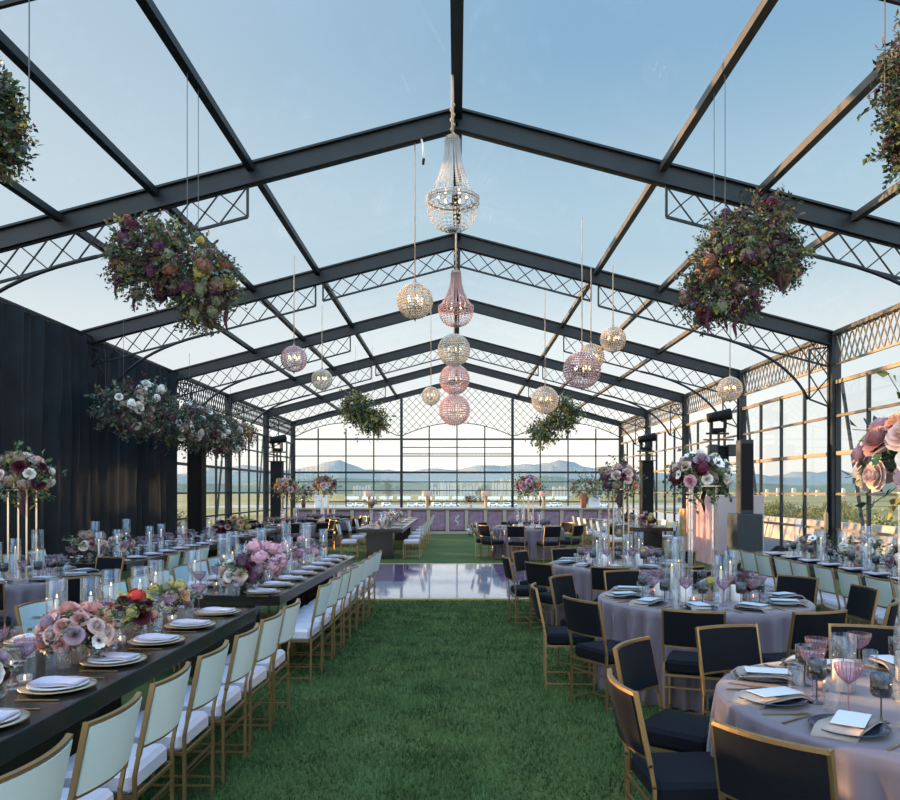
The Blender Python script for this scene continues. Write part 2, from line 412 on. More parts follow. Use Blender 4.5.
# spots added on the curtain, standing in for sun reflected off the glass wall
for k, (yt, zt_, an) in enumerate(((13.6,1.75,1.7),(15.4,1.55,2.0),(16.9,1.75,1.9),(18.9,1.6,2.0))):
    l = bpy.data.lights.new('added_glint_spot', 'SPOT'); l.color = (1,.60,.32); l.energy = 15000; l.spot_size = math.radians(an*2); l.spot_blend = .35; l.shadow_soft_size = .12
    o = bpy.data.objects.new('added_glint_spot', l); link(o); o.location = (7.3, 26.2-.4*k, 3.0)
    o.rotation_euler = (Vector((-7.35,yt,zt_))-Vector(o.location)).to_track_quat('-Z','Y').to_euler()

SC.view_settings.view_transform = 'Filmic' if False else 'Standard'
SC.view_settings.look = 'None'
SC.view_settings.exposure = 0
SC.cycles.transparent_max_bounces = 32
SC.cycles.max_bounces = 6
SC.cycles.diffuse_bounces = 3
SC.cycles.glossy_bounces = 3
SC.cycles.sample_clamp_indirect = 4
SC.cycles.caustics_reflective = False
SC.cycles.caustics_refractive = False

# ------------------------------------------------------------------ setting: floor, tent frame
W = 7.6; RIDGE = 6.9; EAVE = 4.9; SL = (RIDGE-EAVE)/W
FR = [5.65, 10.4, 15.4, 20.4, 25.4, 30.4, 35.4]     # frame positions along the hall
def rz_(x): return RIDGE - SL*abs(x)
struct('floor', MB().box(-W-.1, W+.1, -5, 35.6, -.2, 0).mesh('floor', M['turf']))
b = MB()
for i in range(95000):
    y = 2.6 + 9.2*R.random()**1.7; x = -1.9 + 4.0*R.random()
    if y < 5 and x > 1.6: x -= 2
    h = .018+.016*R.random(); a = R.random()*2*PI; wv = .0028+.0006*y
    dx, dy = cos(a)*wv, sin(a)*wv; lx, ly = (R.random()-.5)*.03, (R.random()-.5)*.03
    b.add([(x-dx,y-dy,-.001),(x+dx,y+dy,-.001),(x+lx,y+ly,h)], [(0,1,2)])
tag(obj('turf_grass', b.mesh('turf_grass', M['blade'])), 'short green artificial grass blades along the aisle', 'grass', kind='stuff')

def lattice(b, p0, p1, q0, q1, pitch, r, up=(0,0,1), chord=True, zig=1):
    """crossed diagonals between top chord p0-p1 and bottom chord q0-q1"""
    p0,p1,q0,q1 = map(Vector, (p0,p1,q0,q1))
    n = max(2, round((p1-p0).length/pitch))
    for i in range(n):
        t0 = i/n; t1 = (i+1)/n
        b.bar(p0.lerp(p1,t0), q0.lerp(q1,t1), r, r*.7, up); b.bar(q0.lerp(q1,t0), p0.lerp(p1,t1), r, r*.7, up)
    if chord:
        b.bar(p0,p1,r*1.4,r*1.4); b.bar(q0,q1,r*1.6,r*1.6); b.bar(p0,q0,r*1.4,r*1.4); b.bar(p1,q1,r*1.4,r*1.4)

WIDE = 3.0
for i, y in enumerate(FR):
    last = i == len(FR)-1
    for sgn in (-1, 1):
        b = MB(); top = Vector((0,y,RIDGE)); e = Vector((sgn*(W+.06),y,EAVE-.01))
        dn = Vector((0,0,-1))
        h = .30 if not last else .24
        b.bar(top+dn*.015, e+dn*.015, .15, .03); b.bar(top+dn*(h-.015), e+dn*(h-.015), .15, .03); b.bar(top+dn*h/2, e+dn*h/2, .035, h)
        ra = struct('roof_beam', b.mesh('roof_beam', M['steel']))
        if not last:
            lb = MB(); d = .42
            def pt(x, o): return Vector((sgn*x, y, rz_(x)-o))
            lattice(lb, pt(2.85,h), pt(W-.1,h), pt(2.85,h+d), pt(W-.1,h+d), .40, .022)
            obj('lattice_panel', lb.mesh('lattice_panel', M['steel']), ra)
            if i % 2 == 0 or i == 0:
                lb = MB(); lattice(lb, pt(.05,h), pt(2.7,h), pt(.05,h+.36), pt(2.7,h+.36), .40, .022)
                if i: obj('lattice_panel', lb.mesh('lattice_panel', M['steel']), ra)
            # curved knee brace and bracket
            lb = sm()
            P0 = pt(4.9,h+d); P2 = Vector((sgn*(W-.52),y,EAVE-1.35)); P1 = Vector((sgn*6.6, y, P0.z-.35))
            lb.tube([P0.lerp(P1,t).lerp(P1.lerp(P2,t),t) for t in [k/12 for k in range(13)]], .03, 6)
            obj('curved_brace', lb.mesh('curved_brace', M['steel']), ra)
            lb = MB(); lattice(lb, (sgn*(W-.5),y,EAVE-.35), (sgn*(W-.5),y,EAVE-1.35), (sgn*(W-.1),y,EAVE-.3), (sgn*(W-.1),y,EAVE-1.5), .42, .022, (0,1,0))
            obj('corner_bracket', lb.mesh('corner_bracket', M['steel']), ra)
        # column
        b = MB(); cx_ = sgn*W
        b.box(cx_-.09,cx_+.09,y-.11,y-.08,-.1,EAVE-.05); b.box(cx_-.09,cx_+.09,y+.08,y+.11,-.1,EAVE-.05); b.box(cx_-.05,cx_+.05,y-.08,y+.08,-.1,EAVE-.05)
        c = struct('column', b.mesh('column', M['steel']))
        if not last:
            pb = MB(); pb.box(cx_-.17,cx_+.17,y-.17,y+.17,0,.02)
            obj('base_plate', pb.mesh('base_plate', M['steel']), c)
# purlins
for k, x in enumerate((0, 2.8,-2.8, 4.1,-4.1, 5.4,-5.4)):
    b = MB(); z = rz_(x)-.07; s_ = .14 if x == 0 else .095
    b.bar((x,-1.0,z),(x,35.4,z), s_, s_)
    struct('roof_purlin_beam', b.mesh('purlin', M['steel'] if x <= 0 else M['steel_sunlit']))
# clear vinyl roof, one sheet per bay and side
ys = [-4.6, .4] + FR
for i in range(len(ys)-1):
    for sgn in (-1,1):
        b = MB(); a0, a1 = ys[i], ys[i+1]
        b.add([(0,a0,RIDGE+.03),(sgn*(W+.1),a0,EAVE+.01),(sgn*(W+.1),a1,EAVE+.01),(0,a1,RIDGE+.03)], [(0,1,2,3)])
        struct('ceiling', b.mesh('vinyl_roof', M['vinyl']))
# eave lattice beams + side window walls
win = 1
for sgn in (-1,1):
    for i in range(len(ys)-1):
        a0, a1 = ys[i]+.1, ys[i+1]-.1; x = sgn*W
        if sgn > 0 and a0 < 4: pass
        b = MB(); b.bar((x,a0,EAVE-.04),(x,a1,EAVE-.04),.16,.08)
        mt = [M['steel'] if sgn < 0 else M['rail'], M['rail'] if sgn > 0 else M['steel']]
        eb = struct('eave_beam', b.mesh('eave_beam', M['steel'] if sgn < 0 else M['steel_sunlit']))
        lb = MB(); n = int((a1-a0)/.20)
        zt, zb = EAVE-.08, EAVE-.66
        for k in range(n+1):
            t = a0+(a1-a0)*k/n
            for q in (-.3,.3):
                if a0 <= t+q <= a1: lb.bar((x,t,zt),(x,t+q,zb),.022,.018)
        lb.bar((x,a0,zb),(x,a1,zb),.04,.04)
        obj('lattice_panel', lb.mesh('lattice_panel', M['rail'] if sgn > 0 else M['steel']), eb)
        # window frame
        b = MB(); n = 4 if a1-a0 > 4 else 4
        for z, t in ((3.88,.075),(3.2,.05),(2.45,.08),(1.64,.05),(.93,.05),(.04,.08)):
            b.bar((x,a0,z),(x,a1,z),.06,t)
        b.cur = 1
        for k in range(n+1):
            yy = a0+(a1-a0)*k/n; b.bar((x,yy,0),(x,yy,3.88),.06,.06,(0,1,0))
        if not (sgn < 0 and 8.9 < a0 < 15):
            b.bar((x+sgn*.06,a1-.1,3.85),(x+sgn*.06,a1-1.15,.05),.05,.05)
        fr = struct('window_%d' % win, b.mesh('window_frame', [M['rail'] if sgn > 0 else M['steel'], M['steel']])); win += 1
        pb = MB(); pb.add([(x,a0,.05),(x,a1,.05),(x,a1,3.88),(x,a0,3.88)], [(0,1,2,3)])
        obj('pane', pb.mesh('pane', M['pane']), fr)
        if sgn < 0 and a1 < 11:
            pb = MB(); pb.box(x-.05,x+.05,a0,a1,0,1.28); obj('sun_block_panel', pb.mesh('sun_block_panel', M['steel']), fr)  # unseen panel added to keep the low sun off the grass
# end wall
Y = FR[-1]; SP = 1.286
b = MB()
for k in range(-5,6):
    t = .12 if abs(k) == 2 else .055
    x = k*SP; zt = rz_(x)-.25 if abs(k) == 2 else (4.85-.12*abs((abs(k)%4)-0) if abs(k)<2 else 4.6)
    b.bar((x,Y,1.0 if abs(k)!=2 else 0),(x,Y,zt),t,t,(0,1,0))
for z, t in ((4.1,.08),(3.32,.045),(2.56,.09),(2.12,.04),(1.72,.04),(1.2,.05),(.05,.1)):
    b.bar((-W,Y,z),(W,Y,z),.06,t)
for z in (3.72,3.42): b.bar((-2*SP,Y,z),(2*SP,Y,z),.05,.04)
fr = struct('window_%d' % win, b.mesh('end_window_frame', M['steel'])); win += 1
pb = MB(); pb.add([(-W,Y+.02,0),(W,Y+.02,0),(W,Y+.02,EAVE-.1),(0,Y+.02,RIDGE-.1),(-W,Y+.02,EAVE-.1)], [(0,1,2,3,4)])
obj('pane', pb.mesh('pane', M['pane']), fr)
# gable diamond lattice above arches
def arch(x):
    ax = abs(x)
    if ax < 2*SP: u = ax/(2*SP); return 4.86-.62*u**2
    u = (ax-(2*SP+W)/2)/((W-2*SP)/2); return 4.86-.70*u**2
lb = MB()
for s_ in (-1,1):
    k = -14.
    while k < 16:
        run = None; t = -W
        while t <= W:
            z = s_*t*1.05 + k; ins = arch(t) < z < rz_(t)-.22
            if ins and run is None: run = (t,z)
            if run is not None and not ins:
                if t-run[0] > .05: lb.bar((run[0],Y,run[1]),(t-.03,Y,s_*(t-.03)*1.05+k),.018,.018)
                run = None
            t += .03
        k += .36
for k in range(60):
    x0 = -W+2*W*k/60; x1 = -W+2*W*(k+1)/60
    lb.bar((x0,Y,arch(x0)),(x1,Y,arch(x1)),.04,.035)
obj('diamond_lattice', lb.mesh('diamond_lattice', M['steel']), fr)

# curtains along the curtain side
def curtain(y0, y1, x0, label):
    b = sm(); n = int((y1-y0)/.035); zs = [0.01,1.2,2.4,3.6,4.3,EAVE-.12]; ph = [R.uniform(.8,1.3) for _ in range(40)]
    vs = []; fs = []; t = 0
    for i in range(n+1):
        y = y0+(y1-y0)*i/n
        for j, z in enumerate(zs):
            a = .20*(1-.30*j/5); u = y+.05*sin(z*.9+y*2.3)
            fold = (1-2*abs(sin(u*6.6+1.3*sin(u*1.7)))**.7) + .45*sin(u*5.1+2*sin(u*.8)) + .30*sin(u*25.+ph[0]*9)
            vs.append((min(x0+a*fold*.55, x0+.17), y, z))
    m = len(zs)
    for i in range(n):
        for j in range(m-1): fs.append((i*m+j,(i+1)*m+j,(i+1)*m+j+1,i*m+j+1))
    b.add(vs, fs)
    o = empty('curtain', (0,0,0)); tag(o, label, 'curtain', 'dark curtains on the side wall')
    obj('pleated_fabric', b.mesh('curtain', M['curtain']), o)
    r_ = MB(); r_.bar((x0,y0,EAVE-.10),(x0,y1,EAVE-.10),.03,.03); obj('curtain_rod', r_.mesh('rod', M['black_metal']), o)
curtain(9.0, 15.52, -7.36, 'tall black pleated curtain covering the near bay of the side wall')
curtain(15.40, 20.25, -7.40, 'tall black pleated curtain ending beside the tall glass windows, behind the flower garland')

# dance floor
o = empty('dance_floor', (0,14.75,0)); tag(o, 'glossy white dance floor with plum border between grass areas', 'dance floor')
obj('floor_panel', MB().box(-2.7,2.7,-2.85,2.85,.0,.022).mesh('dance_panel', M['dance']), o)
b = MB()
for p, q in (((-2.72,-2.87,.014),(2.72,-2.87,.014)),((-2.72,2.87,.014),(2.72,2.87,.014)),((-2.72,-2.87,.014),(-2.72,2.87,.014)),((2.72,-2.87,.014),(2.72,2.87,.014))):
    b.bar(p,q,.04,.03)
obj('edge_trim', b.mesh('edge_trim', M['gold_edge']), o)

# ------------------------------------------------------------------ chairs
def chair_kind(name, fab, sfab=None):
    back_off = lambda x: .035*(1-(x/.21)**2)           # panel bows away from the sitter
    def back_grid(z0, z1, th, hw, inset):
        b = sm(); n = 10; vs = []; fs = []
        for side in (0,1):
            for j in range(3):
                z = z0+(z1-z0)*j/2
                for i in range(n+1):
                    x = -hw+2*hw*i/n; y = -.205 -.13*(z-.47)/.38*.6 - back_off(x) + (th/2 if side else -th/2)
                    vs.append((x,y,z))
        q = 3*(n+1)
        for side in (0,1):
            for j in range(2):
                for i in range(n):
                    f = (side*q+j*(n+1)+i, side*q+j*(n+1)+i+1, side*q+(j+1)*(n+1)+i+1, side*q+(j+1)*(n+1)+i)
                    fs.append(f if side == 0 else f[::-1])
        b.add(vs, fs); b.smooth = False
        rim = [i for i in range(n+1)] + [(n+1)*j+n for j in (1,2)] + [2*(n+1)+i for i in range(n-1,-1,-1)] + [(n+1)*1]
        b.add(vs, [(rim[k], rim[(k+1)%len(rim)], q+rim[(k+1)%len(rim)], q+rim[k]) for k in range(len(rim))])
        return b
    yb = lambda z: -.205 - .13*(z-.47)/.38*.6 if z > .47 else -.205
    seat = MB(); seat.rbox(-.205,.205,-.19,.205,.375,.475,.022)
    bp = back_grid(.598,.848,.034,.203,0)
    fr = MB(); g = .016
    n = 10; xs = [-.21+.42*i/n for i in range(n+1)]
    for z in (.855,.592):
        for i in range(n): fr.bar((xs[i],yb(z)-back_off(xs[i]),z),(xs[i+1],yb(z)-back_off(xs[i+1]),z),g*1.35,g)
    for s in (-1,1): fr.bar((s*.21,yb(.865),.865),(s*.21,yb(.55),.55),g,g*1.35)
    def leg(s, rear):
        b = MB()
        if rear: b.bar((s*.21,-.205,0),(s*.21,-.205,.47),g,g,(0,1,0)); b.bar((s*.21,-.205,.462),(s*.21,yb(.56),.56),g,g,(0,1,0))
        else: b.bar((s*.21,.205,0),(s*.21,.205,.39),g,g,(0,1,0))
        return b.mesh(name+'_leg', M['gold'])
    sf = MB()
    for y in (-.205,.205): sf.bar((-.21,y,.372),(.21,y,.372),g*.8,g)
    for s in (-.21,.21): sf.bar((s,-.205,.372),(s,.205,.372),g*.8,g)
    s1 = MB().bar((-.21,-.205,.285),(.21,-.205,.285),g*.7,g*.7)
    s2 = MB().bar((-.21,-.205,.05),(-.21,.205,.05),g*.7,g*.7)
    s3 = MB().bar((.21,-.205,.05),(.21,.205,.05),g*.7,g*.7)
    s4 = MB().bar((-.21,.015,.05),(.21,.015,.05),g*.7,g*.7)
    gm = lambda b, nm: b.mesh(nm, M['gold'])
    return Kind(name, 'chair', [('seat', seat.mesh('seat', sfab or fab)), ('backrest', bp.mesh('backrest', fab)), ('back_frame', gm(fr,'back_frame')),
        ('leg', leg(-1,1)), ('leg', leg(1,1)), ('leg', leg(-1,0)), ('leg', leg(1,0)), ('seat_frame', gm(sf,'seat_frame')),
        ('stretcher', gm(s1,'st')), ('stretcher', gm(s2,'st')), ('stretcher', gm(s3,'st')), ('stretcher', gm(s4,'st'))])
WCH = chair_kind('white_chair', M['white_cloth'], M['seat_cloth'])
BCH = chair_kind('black_chair', M['black_cloth'])

# ------------------------------------------------------------------ tableware
def L_(prof, m, n=18, sq=0, smooth=True, name='g', cap0=False):
    b = sm(smooth); b.lathe(prof, n, cap0=cap0, sq=sq); return b.mesh(name, m)
plate_prof = lambda r, h: [(.001,.004),(r*.62,.004),(r*.70,.009),(r,h),(r*1.0,h+.004),(r*.70,.014),(r*.6,.009),(.001,.009)]
def square_plate(): pass
CHG = Kind('charger_plate','plate', [('plate_body', L_(plate_prof(.165,.016), M['charger_glass'], 28, name='charger')), ('gold_rim', None)])
def ring(r, z, t, n=32):
    b = sm(); b.lathe([(r-t,z),(r,z+t*.7),(r+t,z),(r,z-t*.7),(r-t,z)], n); return b
CHG.parts[1] = ('rim', ring(.166,.019,.0035).mesh('rim', M['gold']))
PLT = Kind('dinner_plate','plate', mesh=L_(plate_prof(.135,.014), M['white_plate'], 28, name='dinner_plate'))
NPL = Kind('navy_plate','plate', [('plate_body', L_(plate_prof(.145,.02), M['navy_plate'], 28, name='navy_plate')), ('rim', ring(.146,.023,.0025).mesh('navy_rim', M['navy_plate']))])
def cloth_slab(w, l, t, droop, name, m, skew=.0):
    b = sm(); n = 8; vs = []; fs = []
    for s in (0,1):
        for i in range(n+1):
            u = i/n
            for j in range(4):
                x = (-w/2 + w*j/3) + skew*(u-.5)
                z = t*(1 if s else 0) + .004*sin(u*7+j) - droop*max(0,(abs(u-.5)-.34))*2.2
                vs.append((x, -l/2+l*u, z))
    q = 4*(n+1)
    for s in (0,1):
        for i in range(n):
            for j in range(3):
                f = (s*q+i*4+j, s*q+i*4+j+1, s*q+(i+1)*4+j+1, s*q+(i+1)*4+j); fs.append(f if s else f[::-1])
    for i in range(n):
        for j in (0,3): 
            f = (i*4+j,(i+1)*4+j,q+(i+1)*4+j,q+i*4+j); fs.append(f if j == 0 else f[::-1])
    for i in (0,n):
        for j in range(3): fs.append((i*4+j,i*4+j+1,q+i*4+j+1,q+i*4+j))
    b.add(vs, fs); return b.mesh(name, m)
LNP = Kind('folded_napkin','napkin', mesh=cloth_slab(.15,.23,.010,.0,'lilac_napkin',M['lilac_napkin'],.03))
TNP = Kind('taupe_napkin','napkin', mesh=cloth_slab(.16,.30,.012,.10,'taupe_napkin',M['beige_napkin'],.06))
CRD = Kind('menu_card','menu', mesh=MB().box(-.06,.06,-.105,.105,0,.002).mesh('menu_card', M['menu']))
def fork():
    b = MB(); b.bar((0,-.10,.004),(0,.03,.004),.010,.004); b.bar((0,.03,.004),(0,.05,.006),.022,.004)
    for x in (-.009,-.003,.003,.009): b.bar((x,.05,.006),(x,.095,.005),.003,.003)
    return b.mesh('fork', M['gold'])
def knife():
    b = MB(); b.bar((0,-.11,.004),(0,0,.004),.011,.005); b.add([(-.006,0,.003),(.007,0,.003),(.009,.06,.003),(0,.115,.003),(-.006,.08,.003),(-.006,0,.005),(.007,0,.005),(.009,.06,.005),(0,.115,.005),(-.006,.08,.005)],
        [(4,3,2,1,0),(5,6,7,8,9)]+[(k,(k+1)%5,5+(k+1)%5,5+k) for k in range(5)])
    return b.mesh('knife', M['gold'])
FRK = Kind('gold_fork','fork', mesh=fork()); KNF = Kind('gold_knife','knife', mesh=knife())
stem_prof = lambda h: [(.034,0),(.034,.002),(.006,.008),(.0035,.03),(.0035,h)]
def stemmed(name, cat, h, bowl, mb, ms, n=20, sq=0, ribs=False):
    bb = sm(); bb.lathe([(r, h+z) for r, z in bowl], n, sq=sq)
    if ribs:
        bb.smooth = False
        for k in range(20):
            t = 2*PI*k/20
            pts = [(r*1.01*cos(t), r*1.01*sin(t), h+z) for r, z in bowl]
            for i in range(len(pts)-1): bb.bar(pts[i], pts[i+1], .0022, .0022)
    return Kind(name, cat, [('bowl', bb.mesh(name+'_bowl', mb)), ('stem', L_(stem_prof(h), ms, 12, name=name+'_stem', cap0=True))])
COUPE = stemmed('champagne_coupe','glass', .13, [(.004,0),(.018,.012),(.040,.032),(.053,.062),(.055,.082),(.053,.082)], M['purple_glass'], M['purple_glass'], 20, ribs=True)
GOB = stemmed('smoked_goblet','glass', .10, [(.004,0),(.034,.006),(.041,.02),(.042,.095),(.040,.095),(.038,.02),(.030,.010)], M['smoke'], M['smoke'], 16)
WINE = stemmed('wine_glass','glass', .095, [(.004,0),(.026,.016),(.037,.045),(.036,.075),(.030,.105),(.029,.105)], M['clear'], M['clear'], 16)
TUM = Kind('clear_tumbler','glass', mesh=L_([(.001,.006),(.028,.006),(.031,.0),(.034,.008),(.036,.12),(.034,.12),(.032,.012),(.001,.010)], M['clear'], 16, name='tumbler'))
HUR = Kind('hurricane_glass','candle glass', mesh=L_([(.001,.004),(.058,.004),(.060,0),(.0605,.40),(.0585,.40),(.0575,.008),(.001,.008)], M['clear'], 20, name='hurricane_glass'))
HURT = Kind('hurricane_glass','candle glass', mesh=L_([(.001,.004),(.058,.004),(.060,0),(.0605,.52),(.0585,.52),(.0575,.008),(.001,.008)], M['clear'], 20, name='tall_hurricane'))
def taper(h, r, nm):
    fl = sm(); fl.lathe([(.001,0),(.004,.005),(.0045,.009),(.002,.017),(.0005,.023)], 8, 0, 0, h+.010)
    return Kind(nm, 'candle', [('wax', L_([(.02,0),(.02,.006),(r,.008),(r,h),(.001,h+.004)], M['candle'], 10, name='wax', cap0=True)),
        ('wick', MB().bar((0,0,h),(0,0,h+.016),.0025,.0025,(0,1,0)).mesh('wick', M['wick'])), ('flame', fl.mesh('flame', M['flame']))])
TAP = taper(.27,.0115,'taper_candle'); TAPS = taper(.20,.0115,'taper_candle')
PIL = Kind('pillar_candle','candle', [('wax', L_([(.045,0),(.047,.004),(.047,.135),(.043,.14),(.001,.136)], M['white_wax'], 18, name='pillar', cap0=True)), ('wick', MB().bar((0,0,.135),(0,0,.152),.003,.003,(0,1,0)).mesh('wick', M['wick']))])
vt = L_([(.001,.006),(.028,.006),(.03,0),(.034,.06),(.032,.06),(.028,.01),(.001,.01)], M['vase_clear'], 14, name='votive')
VOT = Kind('votive_candle','candle', [('holder', vt), ('wax', L_([(.024,.012),(.024,.035),(.001,.034)], M['candle'], 10, name='vw')), ('flame', (lambda b: b.lathe([(.001,0),(.005,.006),(.003,.018),(.0005,.026)], 6, 0,0,.036).mesh('vf', M['flame']))(sm()))])

# ------------------------------------------------------------------ flowers
def rvec(rr):
    z = rr.uniform(-1,1); t = rr.uniform(0,2*PI); q = math.sqrt(1-z*z); return Vector((q*cos(t),q*sin(t),z))
def rose_mesh(col, r=.045, seed=0, name='rose'):
    rr = random.Random(seed); b = sm()
    for (n, rad, h, op, curl) in ((3,.14,.62,.03,0),(4,.27,.65,.1,.03),(5,.42,.63,.2,.08),(6,.60,.56,.3,.16),(7,.80,.42,.5,.28),(8,1.0,.20,.8,.42),(8,1.14,-.02,.95,.5)):
        off = rr.random()*6
        for k in range(n):
            a0 = off+2*PI*k/n; wd = 2*PI/n*.78; vs = []
            for j in range(4):
                v = j/3
                for i in range(5):
                    u = (i-2)/2; a = a0+u*wd*(.45+.55*v)*(1-.25*v*v)
                    rad2 = rad*(.25+.75*v**.7) + curl*.35*v**3 - .06*abs(u)
                    z = -.55 + (h+.55)*v - curl*.5*v**3 - .12*u*u*v
                    vs.append((r*rad2*cos(a), r*rad2*sin(a), r*z))
            b.add(vs, [(j*5+i, j*5+i+1,(j+1)*5+i+1,(j+1)*5+i) for j in range(3) for i in range(4)])
    return b.mesh(name, M['p_'+col])
def anemone_mesh(col='white', r=.05):
    b = sm()
    for lay in (0,1):
        for k in range(6):
            a0 = 2*PI*(k+.5*lay)/6; vs = []
            for j in range(4):
                v = j/3
                for i in range(3):
                    u = i-1; a = a0+u*.5*sin(PI*min(.95,.25+v*.6)); q = r*(.15+.85*v)*(1-.07*abs(u)); vs.append((q*cos(a),q*sin(a), r*(.05+.28*v*v-.1*lay)))
            b.add(vs, [(j*3+i,j*3+i+1,(j+1)*3+i+1,(j+1)*3+i) for j in range(3) for i in range(2)])
    b.cur = 1; b.sphere((0,0,r*.16), r*.22, 8, 5)
    for k in range(14):
        t = 2*PI*k/14; b.octa((r*.34*cos(t), r*.34*sin(t), r*.2), r*.045)
    return b.mesh('anemone', [M['p_'+col], M['p_center']])
def puff_mesh(col, r=.06, n=46, seed=1, name='hydrangea'):
    rr = random.Random(seed); b = MB()
    for k in range(n):
        d = rvec(rr); p = d*(r*rr.uniform(.82,1.02)); a = d.orthogonal().normalized(); c = d.cross(a); t = rr.random()*3
        for q in range(4):
            e = a*cos(t+q*PI/2)+c*sin(t+q*PI/2); f = d.cross(e); s_ = r*.30
            b.add([p, p+e*s_*.7+f*s_*.45+d*s_*.2, p+e*s_*1.1+d*s_*.1, p+e*s_*.7-f*s_*.45+d*s_*.2], [(0,1,2,3)])
    b.sphere((0,0,0), r*.8, 8, 6)
    return b.mesh(name, M['p_'+col])
def tassel_mesh(L=.28):
    b = sm(); rr = random.Random(3)
    b.tube([(0.01*sin(k*1.1), .01*cos(k*1.7), -L*k/7) for k in range(8)], [.008,.017,.020,.021,.019,.016,.012,.004], 6)
    return b.mesh('amaranth', M['amaranth'])
ROSE = {c: [rose_mesh(c, .045, i) for i in range(2)] for c in ('rose_pink','rose_blush','rose_lilac','white','peach','burgundy','dusty','pink')}
ANEM = anemone_mesh(); PUFF = {c: puff_mesh(c, .055, seed=i) for i, c in enumerate(('pink','dusty','plum','rust','sage','taupe','white','burgundy','yellow','red','rose_lilac'))}
TASS = tassel_mesh()
def foliage(n, rad, seed, cols, leaf=(.05,.014), trail=0, stems=True, down=.15, mm=(4,7), qmin=.35):
    """cloud of leaf sprigs filling an ellipsoid of radii rad"""
    rr = random.Random(seed); b = MB()
    for i in range(n):
        d = rvec(rr); q = rr.uniform(qmin,1.0)**.6; p = Vector((d.x*rad[0]*q, d.y*rad[1]*q, d.z*rad[2]*q))
        out = (Vector((d.x,d.y,d.z-down)) + rvec(rr)*.6).normalized()
        b.cur = rr.choices(range(len(cols)), [c[1] for c in cols])[0]
        m = rr.randint(*mm); Ls = leaf[0]*rr.uniform(.7,1.3)
        for k in range(m):
            pp = p + out*(Ls*.55*k); out = (out + Vector((0,0,-.06*trail))).normalized()
            sd = out.cross(rvec(rr)).normalized()
            ld = (out*.6 + sd*(1 if k % 2 else -1)*.9).normalized()
            b.leaf(pp, ld, rvec(rr), Ls*rr.uniform(.7,1.1), leaf[1]*rr.uniform(.8,1.3))
        if stems and mm[1] < 9: b.bar(p-out*.02, p+out*(Ls*.5*m), .003, .003)
    return b.mesh('foliage', [M[c[0]] for c in cols])
GREEN = [('leaf',4),('leaf_dark',3),('leaf_grey',2),('leaf_yellow',1)]
MIX = [('leaf',3),('leaf_dark',4),('leaf_grey',3),('leaf_yellow',2),('leaf_brown',2),('leaf_plum',2)]
FOL = [foliage(60,(.15,.15,.12),s,GREEN,(.045,.013)) for s in (1,2)]
FOLT = [foliage(70,(.22,.22,.17),s,GREEN,(.055,.016),1) for s in (5,6)]
def tiltm(d):
    return Vector((0,0,1)).rotation_difference(d).to_euler()
def bouquet(name, loc, rad, n, palette, seed, label, vase=None, fol=None, group=None, cat='flowers', rmin=.30, fscale=1.0, tassels=0, puffs=(), vh=0., sp=1.0):
    """dome of individual flowers over leaves; loc is the base"""
    rr = random.Random(seed); o = empty(name, loc); tag(o, label, cat, group)
    if vase is not None: obj('vase', vase, o)
    cz = vh + rad*.45
    f = obj('foliage', fol, o, (0,0,cz+(.02 if fol in FOL else 0)), rr.random()*6, (rad/.16,rad/.16,rad/.26) if fol in FOL else rad/.25)
    pts = []
    for i in range(n):
        best = None
        for _ in range(12):
            z = rr.uniform(-.35,1); t = rr.uniform(0,2*PI); q = math.sqrt(1-z*z); d = Vector((q*cos(t),q*sin(t),z))
            m = min([(d-e).length for e in pts] or [9])
            if best is None or m > best[0]: best = (m, d)
        d = best[1]; pts.append(d)
        p = Vector((d.x*rad*sp, d.y*rad*sp, cz+d.z*rad*.8))*1.0; c = rr.choice(palette)
        if c == 'anemone': me, nm = ANEM, 'anemone'
        elif c.startswith('h_'): me, nm = PUFF[c[2:]], 'hydrangea'
        else: me, nm = rr.choice(ROSE[c]), 'rose'
        q = obj(nm, me, o, p, 0, fscale*rr.uniform(.75,1.15)); q.rotation_euler = tiltm((d+Vector((0,0,.25))).normalized())
    for i in range(tassels):
        t = rr.uniform(0,2*PI); obj('amaranth_tassel', TASS, o, (rad*.8*cos(t), rad*.8*sin(t), cz-rad*.35), 0, .8*fscale)
    return o
VASE = L_([(.001,.004),(.045,.004),(.05,0),(.06,.05),(.052,.10),(.045,.12),(.043,.12),(.05,.06),(.001,.01)], M['vase_clear'], 16, name='vase')
VASED = L_([(.03,0),(.05,.002),(.062,.05),(.05,.11),(.045,.12)], M['vase_dark'], 16, name='vase', cap0=True)

